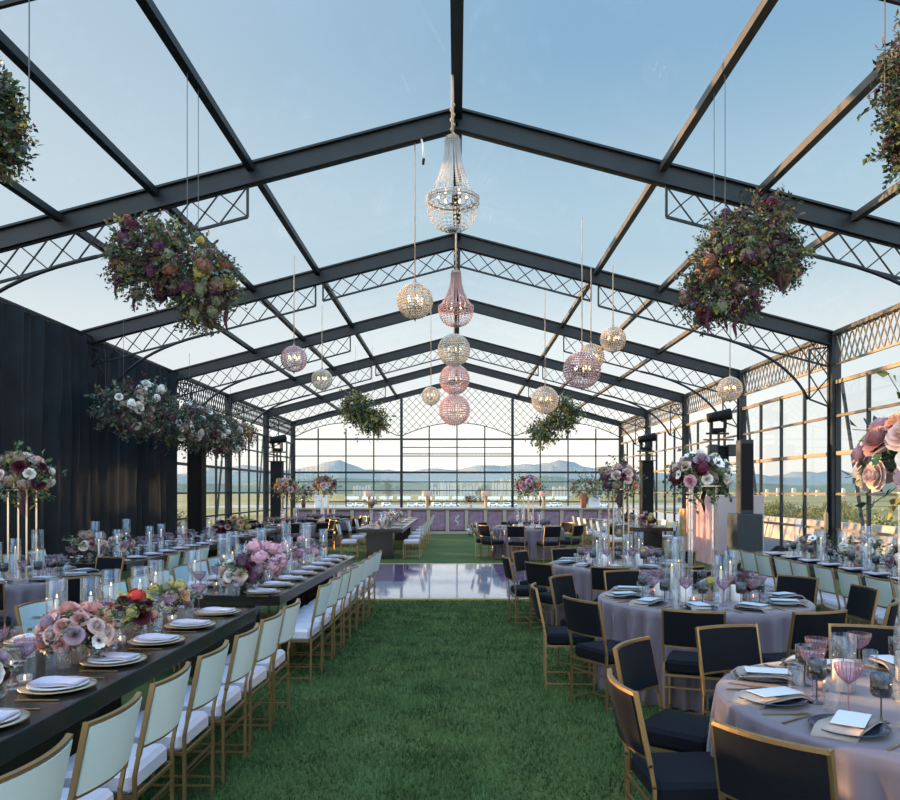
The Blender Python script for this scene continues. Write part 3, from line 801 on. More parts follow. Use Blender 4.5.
# ------------------------------------------------------------------ tables
def long_table(name, label, y0, y1, xa, slope, sgn, width, legs):
    """slab table; aisle-side edge at x = xa + slope*y; sgn: direction of the far edge"""
    o = empty(name, (0,0,0)); ang = math.atan(slope)
    o.location = (xa+slope*y0, y0, 0); o.rotation_euler = (0,0,-ang)
    tag(o, label, 'table', 'dark long banquet tables')
    x1 = sgn*width; a, c = min(0,x1), max(0,x1); L_t = y1-y0
    obj('tabletop', MB().rbox(a,c,0,L_t,.665,.76,.004).mesh('tabletop', M['dark_wood']), o)
    for (u0,u1) in legs:
        obj('leg', MB().rbox(a+.25,c-.25,u0*L_t,u1*L_t,0,.668,.004).mesh('slab_leg', M['dark_wood']), o)
    return o
def cloth_mesh(r, seed):
    rr = random.Random(seed); b = sm(); n = 240; ph = [rr.uniform(0,6) for _ in range(4)]
    prof = [(0,.762),(.5,.762),(.93,.762),(.985,.758),(1.0,.742),(1.0,.69),(1.0,.6),(1.0,.45),(1.0,.25),(1.0,.012)]
    vs = []; fs = []
    for i, (q, z) in enumerate(prof):
        for k in range(n):
            t = 2*PI*k/n; dr = max(0,.745-z)
            g = t+.10*sin(3*t+ph[1])+.06*sin(7*t+ph[3]); f = (1-2*abs(sin(g*13+ph[0]))**.65)*.55+.45*sin(t*37+2*sin(4*t+ph[2]))
            rr_ = r*max(q,.001) + (min(1,dr*5)**.9*.036*f + dr*.05*f + dr*.045 if q >= 1 else 0)
            vs.append((rr_*cos(t), rr_*sin(t), z))
    for i in range(len(prof)-1):
        for k in range(n): fs.append((i*n+k,(i+1)*n+k,(i+1)*n+(k+1)%n,i*n+(k+1)%n))
    b.add(vs, fs); return b.mesh('tablecloth', M['lilac'])
CLOTH = [cloth_mesh(.90, s) for s in (1,2)]
RT_TOP = MB().lathe([(.001,.735),(.89,.735),(.89,.755),(.001,.757)], 40).mesh('round_top', M['bar_wood'])
RT_LEG = MB().lathe([(.25,0),(.25,.03),(.04,.06),(.04,.74)], 12, cap0=True).mesh('pedestal', M['black_metal'])
def round_table(c, label, k):
    o = empty('round_table', (c[0],c[1],0), k*1.3); tag(o, label, 'table', 'round tables under lilac cloths')
    obj('tablecloth', CLOTH[k%2], o); obj('pedestal', RT_LEG, o)
    return o
ZT = .7605
def P3(x, y, z=ZT): return (x, y, z)

def jit(a): return R.uniform(-a,a)
def long_setting(pos, face, seatname, full=True, flip=1, cat2=''):
    """pos(v, s): point v in from the edge, s along; face = rotation so that local +Y points to the table middle"""
    s = seatname
    x, y = pos(.20, 0); CHG.put((x,y,ZT), 0, 'gold-rimmed charger, '+s, 'gold-rimmed chargers')
    PLT.put((x,y,ZT+.0125), 0, 'cream plate on charger, '+s, 'cream dinner plates')
    LNP.put((x,y,ZT+.0305), face+jit(.15)+PI/2*0, 'folded lilac-white napkin on plates, '+s, 'folded napkins')
    if full:
        x, y = pos(.19, -.205); FRK.put((x,y,ZT), face, 'gold fork beside the plate, '+s, 'gold forks')
        x, y = pos(.19, .205); KNF.put((x,y,ZT), face, 'gold knife beside the plate, '+s, 'gold knives')
    x, y = pos(.40+jit(.02), .14+jit(.02)); COUPE.put((x,y,ZT), R.random()*6, 'ribbed lilac coupe glass, '+s, 'lilac coupes')
    x, y = pos(.41+jit(.02), -.02+jit(.02)); WINE.put((x,y,ZT), 0, 'clear stemmed wine glass, '+s, 'clear wine glasses')
    if full:
        x, y = pos(.47+jit(.02), .07+jit(.02)); WINE.put((x,y,ZT), 0, 'second stemmed glass, behind the coupe, '+s, 'clear wine glasses')
        x, y = pos(.39+jit(.02), -.15+jit(.02)); TUM.put((x,y,ZT), 0, 'clear straight water tumbler, '+s, 'clear tumblers')

# ---- near dark long tables beside the aisle
XL = lambda y: -1.80+.030*y
AL = math.atan(.03)
long_table('banquet_table', 'nearest dark long table with glassware, beside the white chairs', 0.6, 6.14, -1.80, .03, -1, 1.15, [(.06,.10),(.62,.68)])
long_table('banquet_table', 'second dark long table beyond the nearest one, set with pink hydrangeas', 6.88, 11.05, -1.80, .03, -1, 1.15, [(.02,.05),(.9,.93)])
def leftpos(yc, side):
    # side 0 aisle edge, 1 far edge
    def f(v, s):
        vv = v if side == 0 else 1.15-v
        s2 = s if side == 0 else -s
        return (XL(yc)-vv, yc+s2)
    return f
ys1 = [2.42+.552*i for i in range(7)]
ys2 = [6.96+.525*i for i in range(8)]
for ti, (yy, tn) in enumerate(((ys1,'nearest dark table'),(ys2,'second dark table'))):
    for i, y in enumerate(yy):
        y2 = y + (.05 if ti else .10)
        WCH.put((XL(y)+.10+jit(.012), y, 0), PI/2-AL+jit(.03), '%s white chair from the near end, aisle side of the %s' % (ORD[i], tn), 'white upholstered chairs')
        long_setting(leftpos(y2,0), PI/2, '%s aisle seat of the %s' % (ORD[i], tn))
        if y > 2.5:
            long_setting(leftpos(y2,1), -PI/2, '%s far-side seat of the %s' % (ORD[i], tn))
        if y > 5.5:
            WCH.put((XL(y)-1.15-.12, y, 0), -PI/2-AL+jit(.04), '%s white chair on the far side of the %s' % (ORD[i], tn), 'white upholstered chairs')
def bq(i, x, y, rad, n, pal, lab, fol=0, fs=1., vase=None, vh=.09, name='low_bouquet', z=ZT, cat='flowers', sp=1.):
    return bouquet(name, (x,y,z), rad, n, pal, 100+i, lab, vase or VASE, FOL[fol], 'low bouquets on the tables', cat, fscale=fs, vh=vh, sp=sp)
ML = lambda y, o=0.: XL(y)-.575+o
bq(1, ML(3.35,.12), 3.35, .15, 16, ['white','rose_lilac','anemone','burgundy','white'], 'white and mauve bouquet at the near end of the nearest dark table', fs=1.1)
bq(2, ML(4.2,.17), 4.2, .175, 26, ['rose_pink','rose_blush','rose_pink','rose_blush','rose_lilac','anemone','peach','rose_pink'], 'bouquet of blush roses topped by a white anemone on nearest dark table', fs=1.15, sp=1.05)
bq(3, ML(4.95,.12), 4.95, .135, 17, ['rose_blush','dusty','h_red','rose_pink','h_yellow','burgundy'], 'pink bouquet with red berries in the middle of the nearest dark table', fs=1.0)
bq(4, ML(5.65,.08), 5.65, .13, 14, ['peach','pink','h_yellow','white','h_sage'], 'peach and green bouquet at the far end of the nearest dark table', fs=.95)
bq(5, ML(7.1,.15), 7.1, .17, 22, ['burgundy','rose_lilac','rose_blush','burgundy','h_plum','white'], 'burgundy and blush bouquet at the near end of the second dark table', fs=1.1, vase=VASED)
bq(6, ML(8.35), 8.35, .20, 12, ['h_pink'], 'large pink hydrangea bouquet on the second dark table', fs=1.6)
bq(7, ML(9.4), 9.4, .15, 9, ['h_pink','pink'], 'smaller pink hydrangea bouquet in the middle of the second dark table', fs=1.4)
bq(8, ML(10.4), 10.4, .16, 10, ['h_pink','rose_lilac','pink'], 'pink bouquet at the far end of the second dark table', fs=1.3)
HURS = Kind('hurricane_glass','candle glass', mesh=L_([(.001,.004),(.053,.004),(.055,0),(.0555,.27),(.0535,.27),(.0525,.008),(.001,.008)], M['clear'], 24, name='short_hurricane'))
def hur(x, y, lab, tall=False, kind=TAP, z=ZT):
    (HURT if tall else HUR).put((x,y,z), 0, 'clear cylinder of the '+lab, 'clear hurricane glasses')
    kind.put((x,y,z+.009), 0, 'ivory taper inside its glass cylinder, '+lab, 'ivory taper candles')
for i, (y, o, t) in enumerate(((2.7,-.1,0),(3.0,-.12,0),(3.85,-.16,0),(4.05,-.28,0),(4.65,-.2,0),(4.78,-.06,0),(5.25,-.16,0),(5.45,-.05,0),(5.95,-.15,0))):
    hur(ML(y,o), y, '%s candle along the nearest dark table' % ORD[i], t)
for i, (y, o, t) in enumerate(((6.95,-.22,0),(7.5,-.14,1),(7.75,-.05,0),(7.95,-.2,1),(8.7,-.12,1),(8.95,.12,0),(9.75,-.1,1),(10.0,.1,1),(10.75,-.1,0),(10.85,.15,0))):
    hur(ML(y,o), y, '%s candle along the second dark table' % ORD[i], t)
for i, y in enumerate((2.9,3.65,3.95,4.62,5.1,5.4,5.9)):
    VOT.put((ML(y,.2 if i%2 else -.05), y, ZT), 0, '%s small glowing votive, nearest dark table' % ORD[i], 'votive candles')
for i, y in enumerate((7.35,8.05,8.85,9.6,10.2)):
    VOT.put((ML(y,.16 if i%2 else -.16), y, ZT), 0, '%s small glowing votive, second dark table' % ORD[i], 'votive candles')

# ---- second row beside the curtain
XR2 = -4.28
long_table('banquet_table', 'dark long table below the black curtain, crowded with lilac glasses', 9.9, 15.1, XR2, 0, -1, 1.2, [(.03,.06),(.93,.96)])
long_table('banquet_table', 'dark long table by the tall windows behind the curtain table', 15.35, 18.7, XR2, 0, -1, 1.2, [(.03,.06),(.9,.94)])
def r2pos(yc, side, x0=XR2, wd=1.2, sg=-1):
    def f(v, s):
        vv = v if side == 0 else wd-v
        return (x0+sg*vv, yc+(s if side == 0 else -s))
    return f
def far_setting(pos, face, s, glasses=3):
    x, y = pos(.20, 0); PLT.put((x,y,ZT), 0, 'cream dinner plate, '+s, 'cream dinner plates')
    LNP.put((x,y,ZT+.018), face, 'folded napkin on a plate, '+s, 'folded napkins')
    x, y = pos(.40, .13); COUPE.put((x,y,ZT), 0, 'lilac coupe glass, '+s, 'lilac coupes')
    x, y = pos(.41, -.03); WINE.put((x,y,ZT), 0, 'clear wine glass, '+s, 'clear wine glasses')
    if glasses > 2: x, y = pos(.36, -.18); TUM.put((x,y,ZT), 0, 'clear water tumbler, '+s, 'clear tumblers')
for i in range(9):
    y = 10.15+.56*i
    far_setting(r2pos(y,0), PI/2, '%s aisle-side seat of the table by the curtain' % ORD[i])
    far_setting(r2pos(y,1), -PI/2, '%s curtain-side seat of the table by the curtain' % ORD[i])
for i, y in enumerate((10.25,10.85,11.45)):
    WCH.put((XR2+.20, y, 0), PI/2+jit(.05), '%s white chair on the aisle side of the table by the curtain' % ORD[i], 'white upholstered chairs')
for i, y in enumerate((10.25,10.85)):
    WCH.put((XR2-1.2-.22, y, 0), -PI/2+jit(.05), '%s white chair between the curtain and the table below it' % ORD[i], 'white upholstered chairs')
for i in range(6):
    y = 15.6+.55*i
    far_setting(r2pos(y,0), PI/2, '%s aisle-side seat of the table by the tall windows' % ORD[i], 2)
    far_setting(r2pos(y,1), -PI/2, '%s window-side seat of the table by the tall windows' % ORD[i], 2)
M2 = XR2-.6
bq(11, M2, 10.15, .22, 16, ['rose_lilac','white','rose_blush','h_taupe','dusty'], 'pale mauve bouquet at the near end of the table by the curtain', fs=1.3)
bq(12, M2, 11.1, .17, 10, ['rose_lilac','white','rose_blush'], 'small pale bouquet in the middle of the table by the curtain', fs=1.2)
bq(13, M2+.1, 15.7, .20, 14, ['burgundy','dusty','rose_lilac','burgundy'], 'burgundy bouquet at the near end of the table by the tall windows', fs=1.2, vase=VASED)
bq(14, M2+.1, 16.6, .24, 14, ['peach','rose_blush','peach','h_yellow'], 'peach bouquet on the table by the tall windows', fs=1.3)
for i, (y, o) in enumerate(((9.98,.2),(10.55,-.12),(10.7,.12),(11.5,-.1),(11.75,.15),(12.6,0),(13.6,0))):
    hur(M2+o, y, '%s candle along the table by the curtain' % ORD[i], i in (1,3))
for i, y in enumerate((15.5,16.1,17.2,17.9)):
    hur(M2-.15, y, '%s candle along the table by the tall windows' % ORD[i])

# ---- round tables
def rod_stand(loc, h, label, k=0, n=4, m='brass_rod'):
    o = empty('flower_stand', loc, k); tag(o, label, 'flower stand', 'tall flower stands')
    obj('base', MB().lathe([(.001,0),(.17,0),(.17,.008),(.001,.008)], 24).mesh('base', M['brass_rod']), o)
    for i in range(n):
        t = 2*PI*i/n+.4; b = MB(); b.bar((.14*cos(t),.14*sin(t),.006),(.14*cos(t),.14*sin(t),h),.017,.017,(0,1,0)); obj('rod', b.mesh('rod', M[m]), o)
    obj('top_plate', MB().lathe([(.001,h-.004),(.17,h-.004),(.17,h+.004),(.001,h+.004)], 24).mesh('top', M['brass_rod']), o)
def tall_flowers(c, z, rad, n, pal, seed, lab, fs=1.3, tas=0):
    bouquet('tall_arrangement', (c[0],c[1],z), rad, n, pal, seed, lab, None, FOLT[seed%2], 'tall flower arrangements', fscale=fs, tassels=tas, vh=.0)
def round_setting(c, a, s, full=True):
    """a: angle of the seat from the table centre"""
    ca, sa = cos(a), sin(a); face = a+PI/2
    def pos(v, q): rr = .9-v; return (c[0]+ca*rr-sa*q, c[1]+sa*rr+ca*q)
    x, y = pos(.20,0); NPL.put((x,y,ZT+.0015), 0, 'navy plate, '+s, 'navy plates')
    TNP.put((x,y,ZT+.028), face+PI/2*.0+.5+jit(.2), 'taupe napkin over navy plate, '+s, 'taupe napkins')
    CRD.put((x-ca*.015,y-sa*.015,ZT+.046), face+.35+jit(.1), 'pale card on the napkin, '+s, 'pale menu cards')
    if full:
        x, y = pos(.18,-.20); KNF.put((x,y,ZT+.002), face, 'gold knife, '+s, 'gold knives')
        x, y = pos(.18,.20); FRK.put((x,y,ZT+.002), face, 'gold fork, '+s, 'gold forks')
    x, y = pos(.42+jit(.02),-.11); COUPE.put((x,y,ZT+.002), 0, 'ribbed lilac coupe, '+s, 'lilac coupes')
    x, y = pos(.40+jit(.02),.02); GOB.put((x,y,ZT+.002), R.random(), 'smoky grey stemmed goblet, '+s, 'smoked goblets')
    x, y = pos(.38+jit(.02),.14); (TUM if full else GOB).put((x,y,ZT+.002), 0, ('clear tall tumbler, ' if full else 'second smoky goblet, ')+s, 'clear tumblers' if full else 'smoked goblets')
def round_group(c, k, name, a0, chairs, settings, dist=1.15, full=True):
    round_table(c, name[0], k)
    for i in range(10):
        a = math.radians(a0-36*i)
        if i in chairs:
            q = dist+jit(.03); q = q-.09 if (k == 0 and i == 9 and full and c[1] < 4) else q
            BCH.put((c[0]+q*cos(a), c[1]+q*sin(a), 0), a+PI/2+jit(.08), '%s black chair clockwise from the aisle at the %s' % (ORD[i], name[1]), 'black velvet chairs')
        if i in settings: round_setting(c, a, '%s seat clockwise from aisle, %s' % (ORD[i], name[1]), full)
R1 = (2.10,3.40); R2_ = (2.15,6.70); R3 = (2.08,9.85); R4 = (1.83,19.6)
ALL = range(10)
round_group(R1, 0, ('nearest round table under a lilac satin cloth','nearest round table'), 180, (0,1,2,3,9), (0,1,2,3,4,7,8,9), dist=1.11)
round_group(R2_, 1, ('second round table from the front, under lilac cloth, beyond the nearest','second round table'), 178, ALL, ALL)
round_group(R3, 0, ('third round table from the front, under lilac cloth, near dance floor','third round table'), 183, ALL, ALL)
round_group(R4, 1, ('round lilac table in front of the bar beyond the dance floor','round table before the bar'), 180, ALL, ALL, full=False)
tall_flowers((R1[0]+.03,R1[1]), ZT+.93, .30, 34, ['rose_lilac','rose_lilac','rose_blush','dusty','peach','white'], 41, 'close tall arrangement of large lilac roses at the picture edge', 1.45, 2)
rod_stand((R1[0]+.03,R1[1],ZT+.002), .93, 'clear tall rod stand on the nearest round table', .9, 4, 'acrylic')
tall_flowers(R2_, ZT+.98, .235, 30, ['white','anemone','pink','rose_lilac','h_burgundy','rose_blush','white'], 42, 'tall white and pink arrangement in front of the pink draped booth', 1.15, 1)
rod_stand((*R2_,ZT+.002), .98, 'tall rod stand on the second round table', .2, 4, 'acrylic')
tall_flowers(R3, ZT+.96, .25, 28, ['peach','rose_blush','h_plum','burgundy','h_taupe','dusty'], 43, 'tall peach and dark plum arrangement on the third round table', 1.2, 1)
rod_stand((*R3,ZT+.002), .96, 'tall brass rod stand on the third round table', .5, 4)
tall_flowers((R4[0],R4[1]), ZT+.95, .30, 26, ['pink','rose_pink','h_yellow','dusty','rose_lilac'], 44, 'tall pink arrangement with yellow on the table before the bar', 1.5, 0)
rod_stand((*R4,ZT+.002), .95, 'tall brass rod stand on the table before the bar', .1, 6)
for c, nm, k in ((R1,'nearest round table',0),(R2_,'second round table',1),(R3,'third round table',2),(R4,'table before the bar',3)):
    for i, (dx, dy) in enumerate(((-.30,-.12),(.05,-.33),(-.12,.30),(.30,.15))):
        if k == 0: continue
        hur(c[0]+dx, c[1]+dy, '%s candle on the %s' % (ORD[i], nm), i % 2 == 0, z=ZT+.002)
    if k == 0:
        for i, (dx, dy) in enumerate(((-.30,.16),(.22,-.30),(.1,.34))): HURS.put((c[0]+dx, c[1]+dy, ZT+.002), 0, 'clear cylinder around the %s pillar candle, nearest round table' % ORD[i], 'clear hurricane glasses')
    for i, (dx, dy) in enumerate(((-.30,.16),(.22,-.30),(.1,.34)) if k == 0 else ((-.22,-.26),(.22,-.22),(-.33,.16))):
        PIL.put((c[0]+dx, c[1]+dy, ZT+(.011 if k == 0 else .002)), 0, '%s white pillar candle on the %s' % (ORD[i], nm), 'white pillar candles')
    for i in range(4):
        t = 1.1+i*1.57; VOT.put((c[0]+.42*cos(t), c[1]+.42*sin(t), ZT+.002), 0, '%s glowing votive on the %s' % (ORD[i], nm), 'votive candles')
bq(21, R2_[0]+.30, R2_[1]-.10, .09, 6, ['h_plum','dusty','h_dusty'], 'low dusky plum bouquet on the second round table', fs=.9, z=ZT+.002)
bq(22, R2_[0]+.02, R2_[1]-.14, .07, 5, ['h_yellow','h_sage','white'], 'low yellow-green posy on the second round table', fs=.8, z=ZT+.002)
bq(23, R3[0]+.35, R3[1]-.05, .09, 6, ['h_yellow','pink','white'], 'low pink and yellow posy on the third round table', fs=.9, z=ZT+.002)

# ---- round table near the curtain and two far ones
R5 = (-4.85,8.35); R6 = (-4.75,21.2); R7 = (-4.25,24.6)
round_group(R5, 1, ('round lilac table near the black curtain','round table near the curtain'), 0, (0,1,2,3,8,9), (0,1,2,3,8,9,4,7), full=True)
round_group(R6, 0, ('round table by the tall windows before the far light tower','round table by the light tower'), 0, ALL, ALL, full=False)
round_group(R7, 1, ('round table near the bar, beside the far dark table','round table near the bar corner'), 0, ALL, ALL, full=False)
tall_flowers((R5[0]+.1,R5[1]), ZT+.95, .30, 30, ['rose_blush','white','h_plum','rose_lilac','rose_blush','white','burgundy','h_taupe'], 45, 'tall blush and plum arrangement in front of the black curtain', 1.4, 2)
rod_stand((R5[0]+.1,R5[1],ZT+.002), .95, 'tall brass rod stand on the table near the curtain', .4, 4)
tall_flowers(R6, ZT+.90, .30, 24, ['peach','rose_blush','peach','h_taupe'], 46, 'tall peach arrangement in front of the far light tower', 1.6, 0)
rod_stand((*R6,ZT+.002), .90, 'tall rod stand before the far light tower', .4, 4)
tall_flowers(R7, ZT+.95, .33, 24, ['peach','h_rust','h_plum','dusty','rose_blush'], 47, 'tall rust and peach arrangement near the bar corner', 1.6, 0)
rod_stand((*R7,ZT+.002), .95, 'tall brass rod stand near the bar corner', .4, 4)
for c, nm in ((R5,'table near the curtain'),(R6,'table by the light tower'),(R7,'table near the bar corner')):
    for i, (dx, dy) in enumerate(((.32,-.1),(0,-.32),(-.15,.3))):
        hur(c[0]+dx, c[1]+dy, '%s candle on the %s' % (ORD[i], nm), i == 0, z=ZT+.002)

# ---- far centre long table and far long table by the window side
def far_table(x0, y0, y1, wd, tname, label, ny, chairs=(1,1), sun_side=''):
    long_table('banquet_table', label, y0, y1, x0, 0, -1, wd, [(.02,.09),(.93,.98)])
    for i in range(ny):
        y = y0+.45+(y1-y0-.9)*i/(ny-1)
        for sd in (0,1):
            far_setting(r2pos(y,sd,x0,wd), PI/2 if sd == 0 else -PI/2, '%s seat, %s side of the %s' % (ORD[i], ('window','aisle')[sd] if x0 > 0 else ('bar aisle','curtain')[sd], tname), 2)
            if chairs[sd]:
                WCH.put((x0+.22 if sd == 0 else x0-wd-.22, y, 0), (PI/2 if sd == 0 else -PI/2)+jit(.06), '%s white chair, %s side of the %s' % (ORD[i], ('window','aisle')[sd] if x0 > 0 else ('bar aisle','curtain')[sd], tname), 'white upholstered chairs')
far_table(-1.35, 18.9, 26.8, 1.15, 'far centre table', 'far dark long table with black block leg, beyond the dance floor', 5)
far_table(5.55, 19.6, 26.0, 1.15, 'far booth-side table', 'far dark long table beside the pink draped booth', 6)
bq(31, -1.9, 19.3, .12, 8, ['white','rose_blush','h_sage'], 'small pale bouquet on the near end of the far centre table', fs=1.2)
bq(32, -1.9, 21.6, .18, 10, ['rose_blush','peach','white'], 'blush bouquet halfway along the far centre table', fs=1.3)
bq(33, -1.9, 24.2, .18, 10, ['peach','rose_pink','white'], 'peach bouquet at the bar end of the far centre table', fs=1.3)
bq(34, 5.0, 20.1, .20, 12, ['dusty','h_yellow','peach','burgundy'], 'bright mixed bouquet on the near end of the far booth-side table', fs=1.4)
bq(35, 4.95, 22.0, .18, 10, ['burgundy','h_plum','rose_blush'], 'plum bouquet halfway along the far booth-side table', fs=1.3)
for i, y in enumerate((19.7,20.7,22.6,23.4)):
    hur(-1.95, y, '%s candle on the far centre table' % ORD[i])
    hur(5.0, y+.6, '%s candle on the far booth-side table' % ORD[i])

# ---- long table along the window wall
XW = 4.45
long_table('banquet_table', 'long table along the glass wall set with white flowers', 5.2, 11.9, XW, 0, 1, 1.2, [(.03,.06),(.92,.95)])
for i in range(11):
    y = 5.75+.54*i
    WCH.put((XW-.12+jit(.015), y, 0), -PI/2+jit(.04), '%s white chair from the near end of the glass-wall table' % ORD[i], 'white upholstered chairs')
    pf = lambda side: r2pos(y, side, XW, 1.2, 1)
    p0 = pf(0); p1 = pf(1)
    for sd, p in ((0,p0),(1,p1)):
        s = '%s %s seat of the glass-wall table' % (ORD[i], ('chair-side','glass-side')[sd])
        x, yy = p(.20,0); NPL.put((x,yy,ZT), 0, 'navy plate, '+s, 'navy plates')
        LNP.put((x,yy,ZT+.026), -PI/2 if sd == 0 else PI/2, 'pale napkin on a navy plate, '+s, 'folded napkins')
        x, yy = p(.40,.13); WINE.put((x,yy,ZT), 0, 'clear wine glass, '+s, 'clear wine glasses')
        x, yy = p(.41,-.03); TUM.put((x,yy,ZT), 0, 'clear tumbler, '+s, 'clear tumblers')
        if sd == 0: x, yy = p(.38,-.18); GOB.put((x,yy,ZT), 0, 'smoky goblet, '+s, 'smoked goblets')
for i, (y, rad, n, pal, lab, fs) in enumerate(((6.2,.2,14,['white','anemone','burgundy','h_white'],'white and burgundy bouquet at the near end of the glass-wall table',1.3),
    (7.6,.24,20,['anemone','white','h_white','burgundy','rose_blush'],'white anemone bouquet with dark burgundy blooms on the glass-wall table',1.3),
    (8.6,.19,12,['h_white','rose_lilac','white'],'round white bouquet in the middle of the glass-wall table',1.3),
    (9.6,.22,16,['anemone','white','h_white','rose_blush'],'tall-stemmed white anemone bouquet further along the glass-wall table',1.2),
    (10.8,.18,12,['white','h_taupe','rose_lilac','anemone'],'pale bouquet at the far end of the glass-wall table',1.2))):
    bq(50+i, XW+.6, y, rad, n, pal, lab, fs=fs)
for i, (y, o) in enumerate(((5.9,.1),(6.7,-.1),(7.1,.12),(8.1,.14),(8.25,-.14),(9.05,.1),(9.15,-.15),(10.2,.1),(10.35,-.12),(11.3,0))):
    hur(XW+.6+o, y, '%s candle along the glass-wall table' % ORD[i], i%3 == 0)

# ------------------------------------------------------------------ bar
BY = 30.2; bx0, bx1 = -6.4, 6.4
o = empty('bar_counter', (0,BY,0)); tag(o, 'long bar with plum panels and pale wood pilasters at the far end', 'bar')
obj('countertop', MB().rbox(bx0-.05,bx1+.05,-.06,.72,.97,1.03,.008).mesh('countertop', M['bar_wood']), o)
obj('body', MB().box(bx0,bx1,.06,.66,.05,.975).mesh('body', M['bar_wood']), o)
obj('base', MB().box(bx0,bx1,-.0,.66,0,.10).mesh('plinth', M['bar_wood']), o)
n = 17; dx = (bx1-bx0)/n
pil_m = MB().rbox(-.075,.075,-.02,.08,.0,.975,.005).mesh('pilaster', M['bar_wood'])
pan_m = MB().box(-dx/2+.07,dx/2-.07,.03,.065,.12,.93).mesh('panel', M['bar_line'])
ins_m = MB().box(-dx/2+.10,dx/2-.10,.015,.035,.16,.89).mesh('inset', M['bar_purple'])
for i in range(n+1): obj('pilaster', pil_m, o, (bx0+dx*i,0,0))
for i in range(n):
    p = obj('panel', pan_m, o, (bx0+dx*(i+.5),0,0)); obj('plum_inset', ins_m, p)
# white script emblem on the middle panel
b = sm(); q = []
for k in range(26):
    t = k/25; q.append((.0+.07*sin(t*9.5)*(1-.3*t), .008, .78-.46*t))
b.tube(q, .010, 5); b.tube([(-.10+.2*k/8, .008, .50+.05*sin(k*.9)) for k in range(9)], .008, 5)
b.tube([(.02+.07*cos(k*.6), .008, .66+.05*sin(k*.6)) for k in range(10)], .008, 5)
obj('script_emblem', b.mesh('emblem', M['white_box']), o, (bx0+dx*8.5,0,0), label='white script emblem on the middle panel')
LAMP = Kind('table_lamp','lamp', [('base', MB().lathe([(.12,0),(.12,.02),(.05,.03)],16,cap0=True).mesh('lb',M['lamp_wood'])), ('post', MB().lathe([(.06,.02),(.06,.52)],12).mesh('lp',M['lamp_wood'])),
    ('lamp_shade', (lambda b: b.lathe([(.20,.45),(.20,.68),(.001,.68)],20).mesh('ls',M['copper_shade']))(sm()))])
for px, lab in ((369,'copper-shaded lamp nearest the bar\'s curtain-side end'),(427,'copper-shaded lamp just beyond the far centre table'),(486,'copper-shaded lamp behind the pink tall arrangement on the bar'),(544,'copper-shaded lamp nearest the bar\'s booth-side end')):
    LAMP.put(((px-CX)*(BY+.3)/F, BY+.3, 1.03), 0, lab, 'bar lamps')
bouquet('bar_bouquet', ((471-CX)*BY/F, BY+.25, 1.03), .20, 14, ['rose_blush','white','h_sage','dusty'], 61, 'small blush bouquet standing between two lamps on the bar', VASE, FOL[0], 'bouquets on the bar', vh=.25, fscale=1.3)
bouquet('bar_bouquet', ((371.5-CX)*(BY-.0)/F, BY+.12, 1.03), .17, 12, ['white','rose_blush','h_taupe'], 62, 'small white bouquet in dark vase below the curtain-side lamp on the bar', VASED, FOL[1], 'bouquets on the bar', vh=.12, fscale=1.2)
bouquet('bar_bouquet', ((302-CX)*BY/F, BY+.3, 1.03), .34, 14, ['h_taupe','h_plum','h_sage'], 63, 'dusky leafy arrangement at the curtain end of the bar', L_([(.07,0),(.09,.2),(.06,.42)], M['vase_dark'], 14, cap0=True), FOLT[0], 'bouquets on the bar', vh=.45, fscale=1.2)
tv = L_([(.10,0),(.15,.25),(.17,.42),(.13,.55),(.11,.6)], M['terracotta'], 16, cap0=True, name='terracotta_vase')
bouquet('bar_bouquet', ((585-CX)*BY/F, BY+.3, 1.03), .50, 18, ['h_sage','h_rust','dusty','h_taupe'], 64, 'wide leafy arrangement in a terracotta vase at the booth end of the bar', tv, FOLT[1], 'bouquets on the bar', vh=.55, fscale=1.2)
TUB = Kind('drinks_tub','box', [('body', MB().rbox(-.24,.24,-.2,.2,0,.46,.02).mesh('tub',M['white_box'])), ('lid', MB().rbox(-.26,.26,-.22,.22,.455,.50,.01).mesh('tl',M['white_box'])), ('handle', MB().bar((-.08,-.22,.3),(.08,-.22,.3),.03,.02).mesh('th',M['mauve_panel']))])
TUB.put(((320-CX)*BY/F, BY+.35, 1.03), 0, 'white box at the curtain end of the bar', 'white boxes on the bar')
TUB.put(((595-CX)*BY/F, BY+.35, 1.03), 0, 'pale blue-white box beside the terracotta vase on the bar', 'white boxes on the bar')
bouquet('floor_bouquet', ((474.5-CX)*28.9/F, 28.9, 0), .25, 20, ['white','h_white','white','h_sage'], 65, 'white flower cluster standing on the grass before the bar', None, FOLT[0], None, vh=.12, fscale=1.5)

# ------------------------------------------------------------------ booth, speakers, light towers
o = empty('draped_booth', (0,0,0)); tag(o, 'pink draped booth with plain mauve front beside the glass wall', 'booth')
X0, X1, Y0, Y1 = 5.85, 6.95, 17.3, 19.4
obj('body', MB().rbox(X0+.06,X1,Y0,Y1,0,1.6,.01).mesh('booth_body', M['mauve_panel']), o)
obj('front_panel', MB().box(X0+.04,X1-.2,Y0-.04,Y0-.002,0,1.46).mesh('front', M['mauve_panel']), o)
b = sm(); nn = 90; vs = []; fs = []
for i in range(nn+1):
    y = Y0+(Y1-Y0)*i/nn
    for z in (0.01,.8,1.58): vs.append((X0-.02+.045*sin(i*1.05)+.02*sin(i*.37), y, z))
for i in range(nn):
    for j in range(2): fs.append((i*3+j,i*3+j+1,(i+1)*3+j+1,(i+1)*3+j))
b.add(vs, fs); obj('pleated_drape', b.mesh('drape', M['pink_drape']), o, label='pleated pink drape')
obj('recess_panel', MB().box(X0-.1,X0-.02,Y1-.05,Y1+.35,0,1.25).mesh('recess', M['lamp_wood']), o, label='brown side panel')
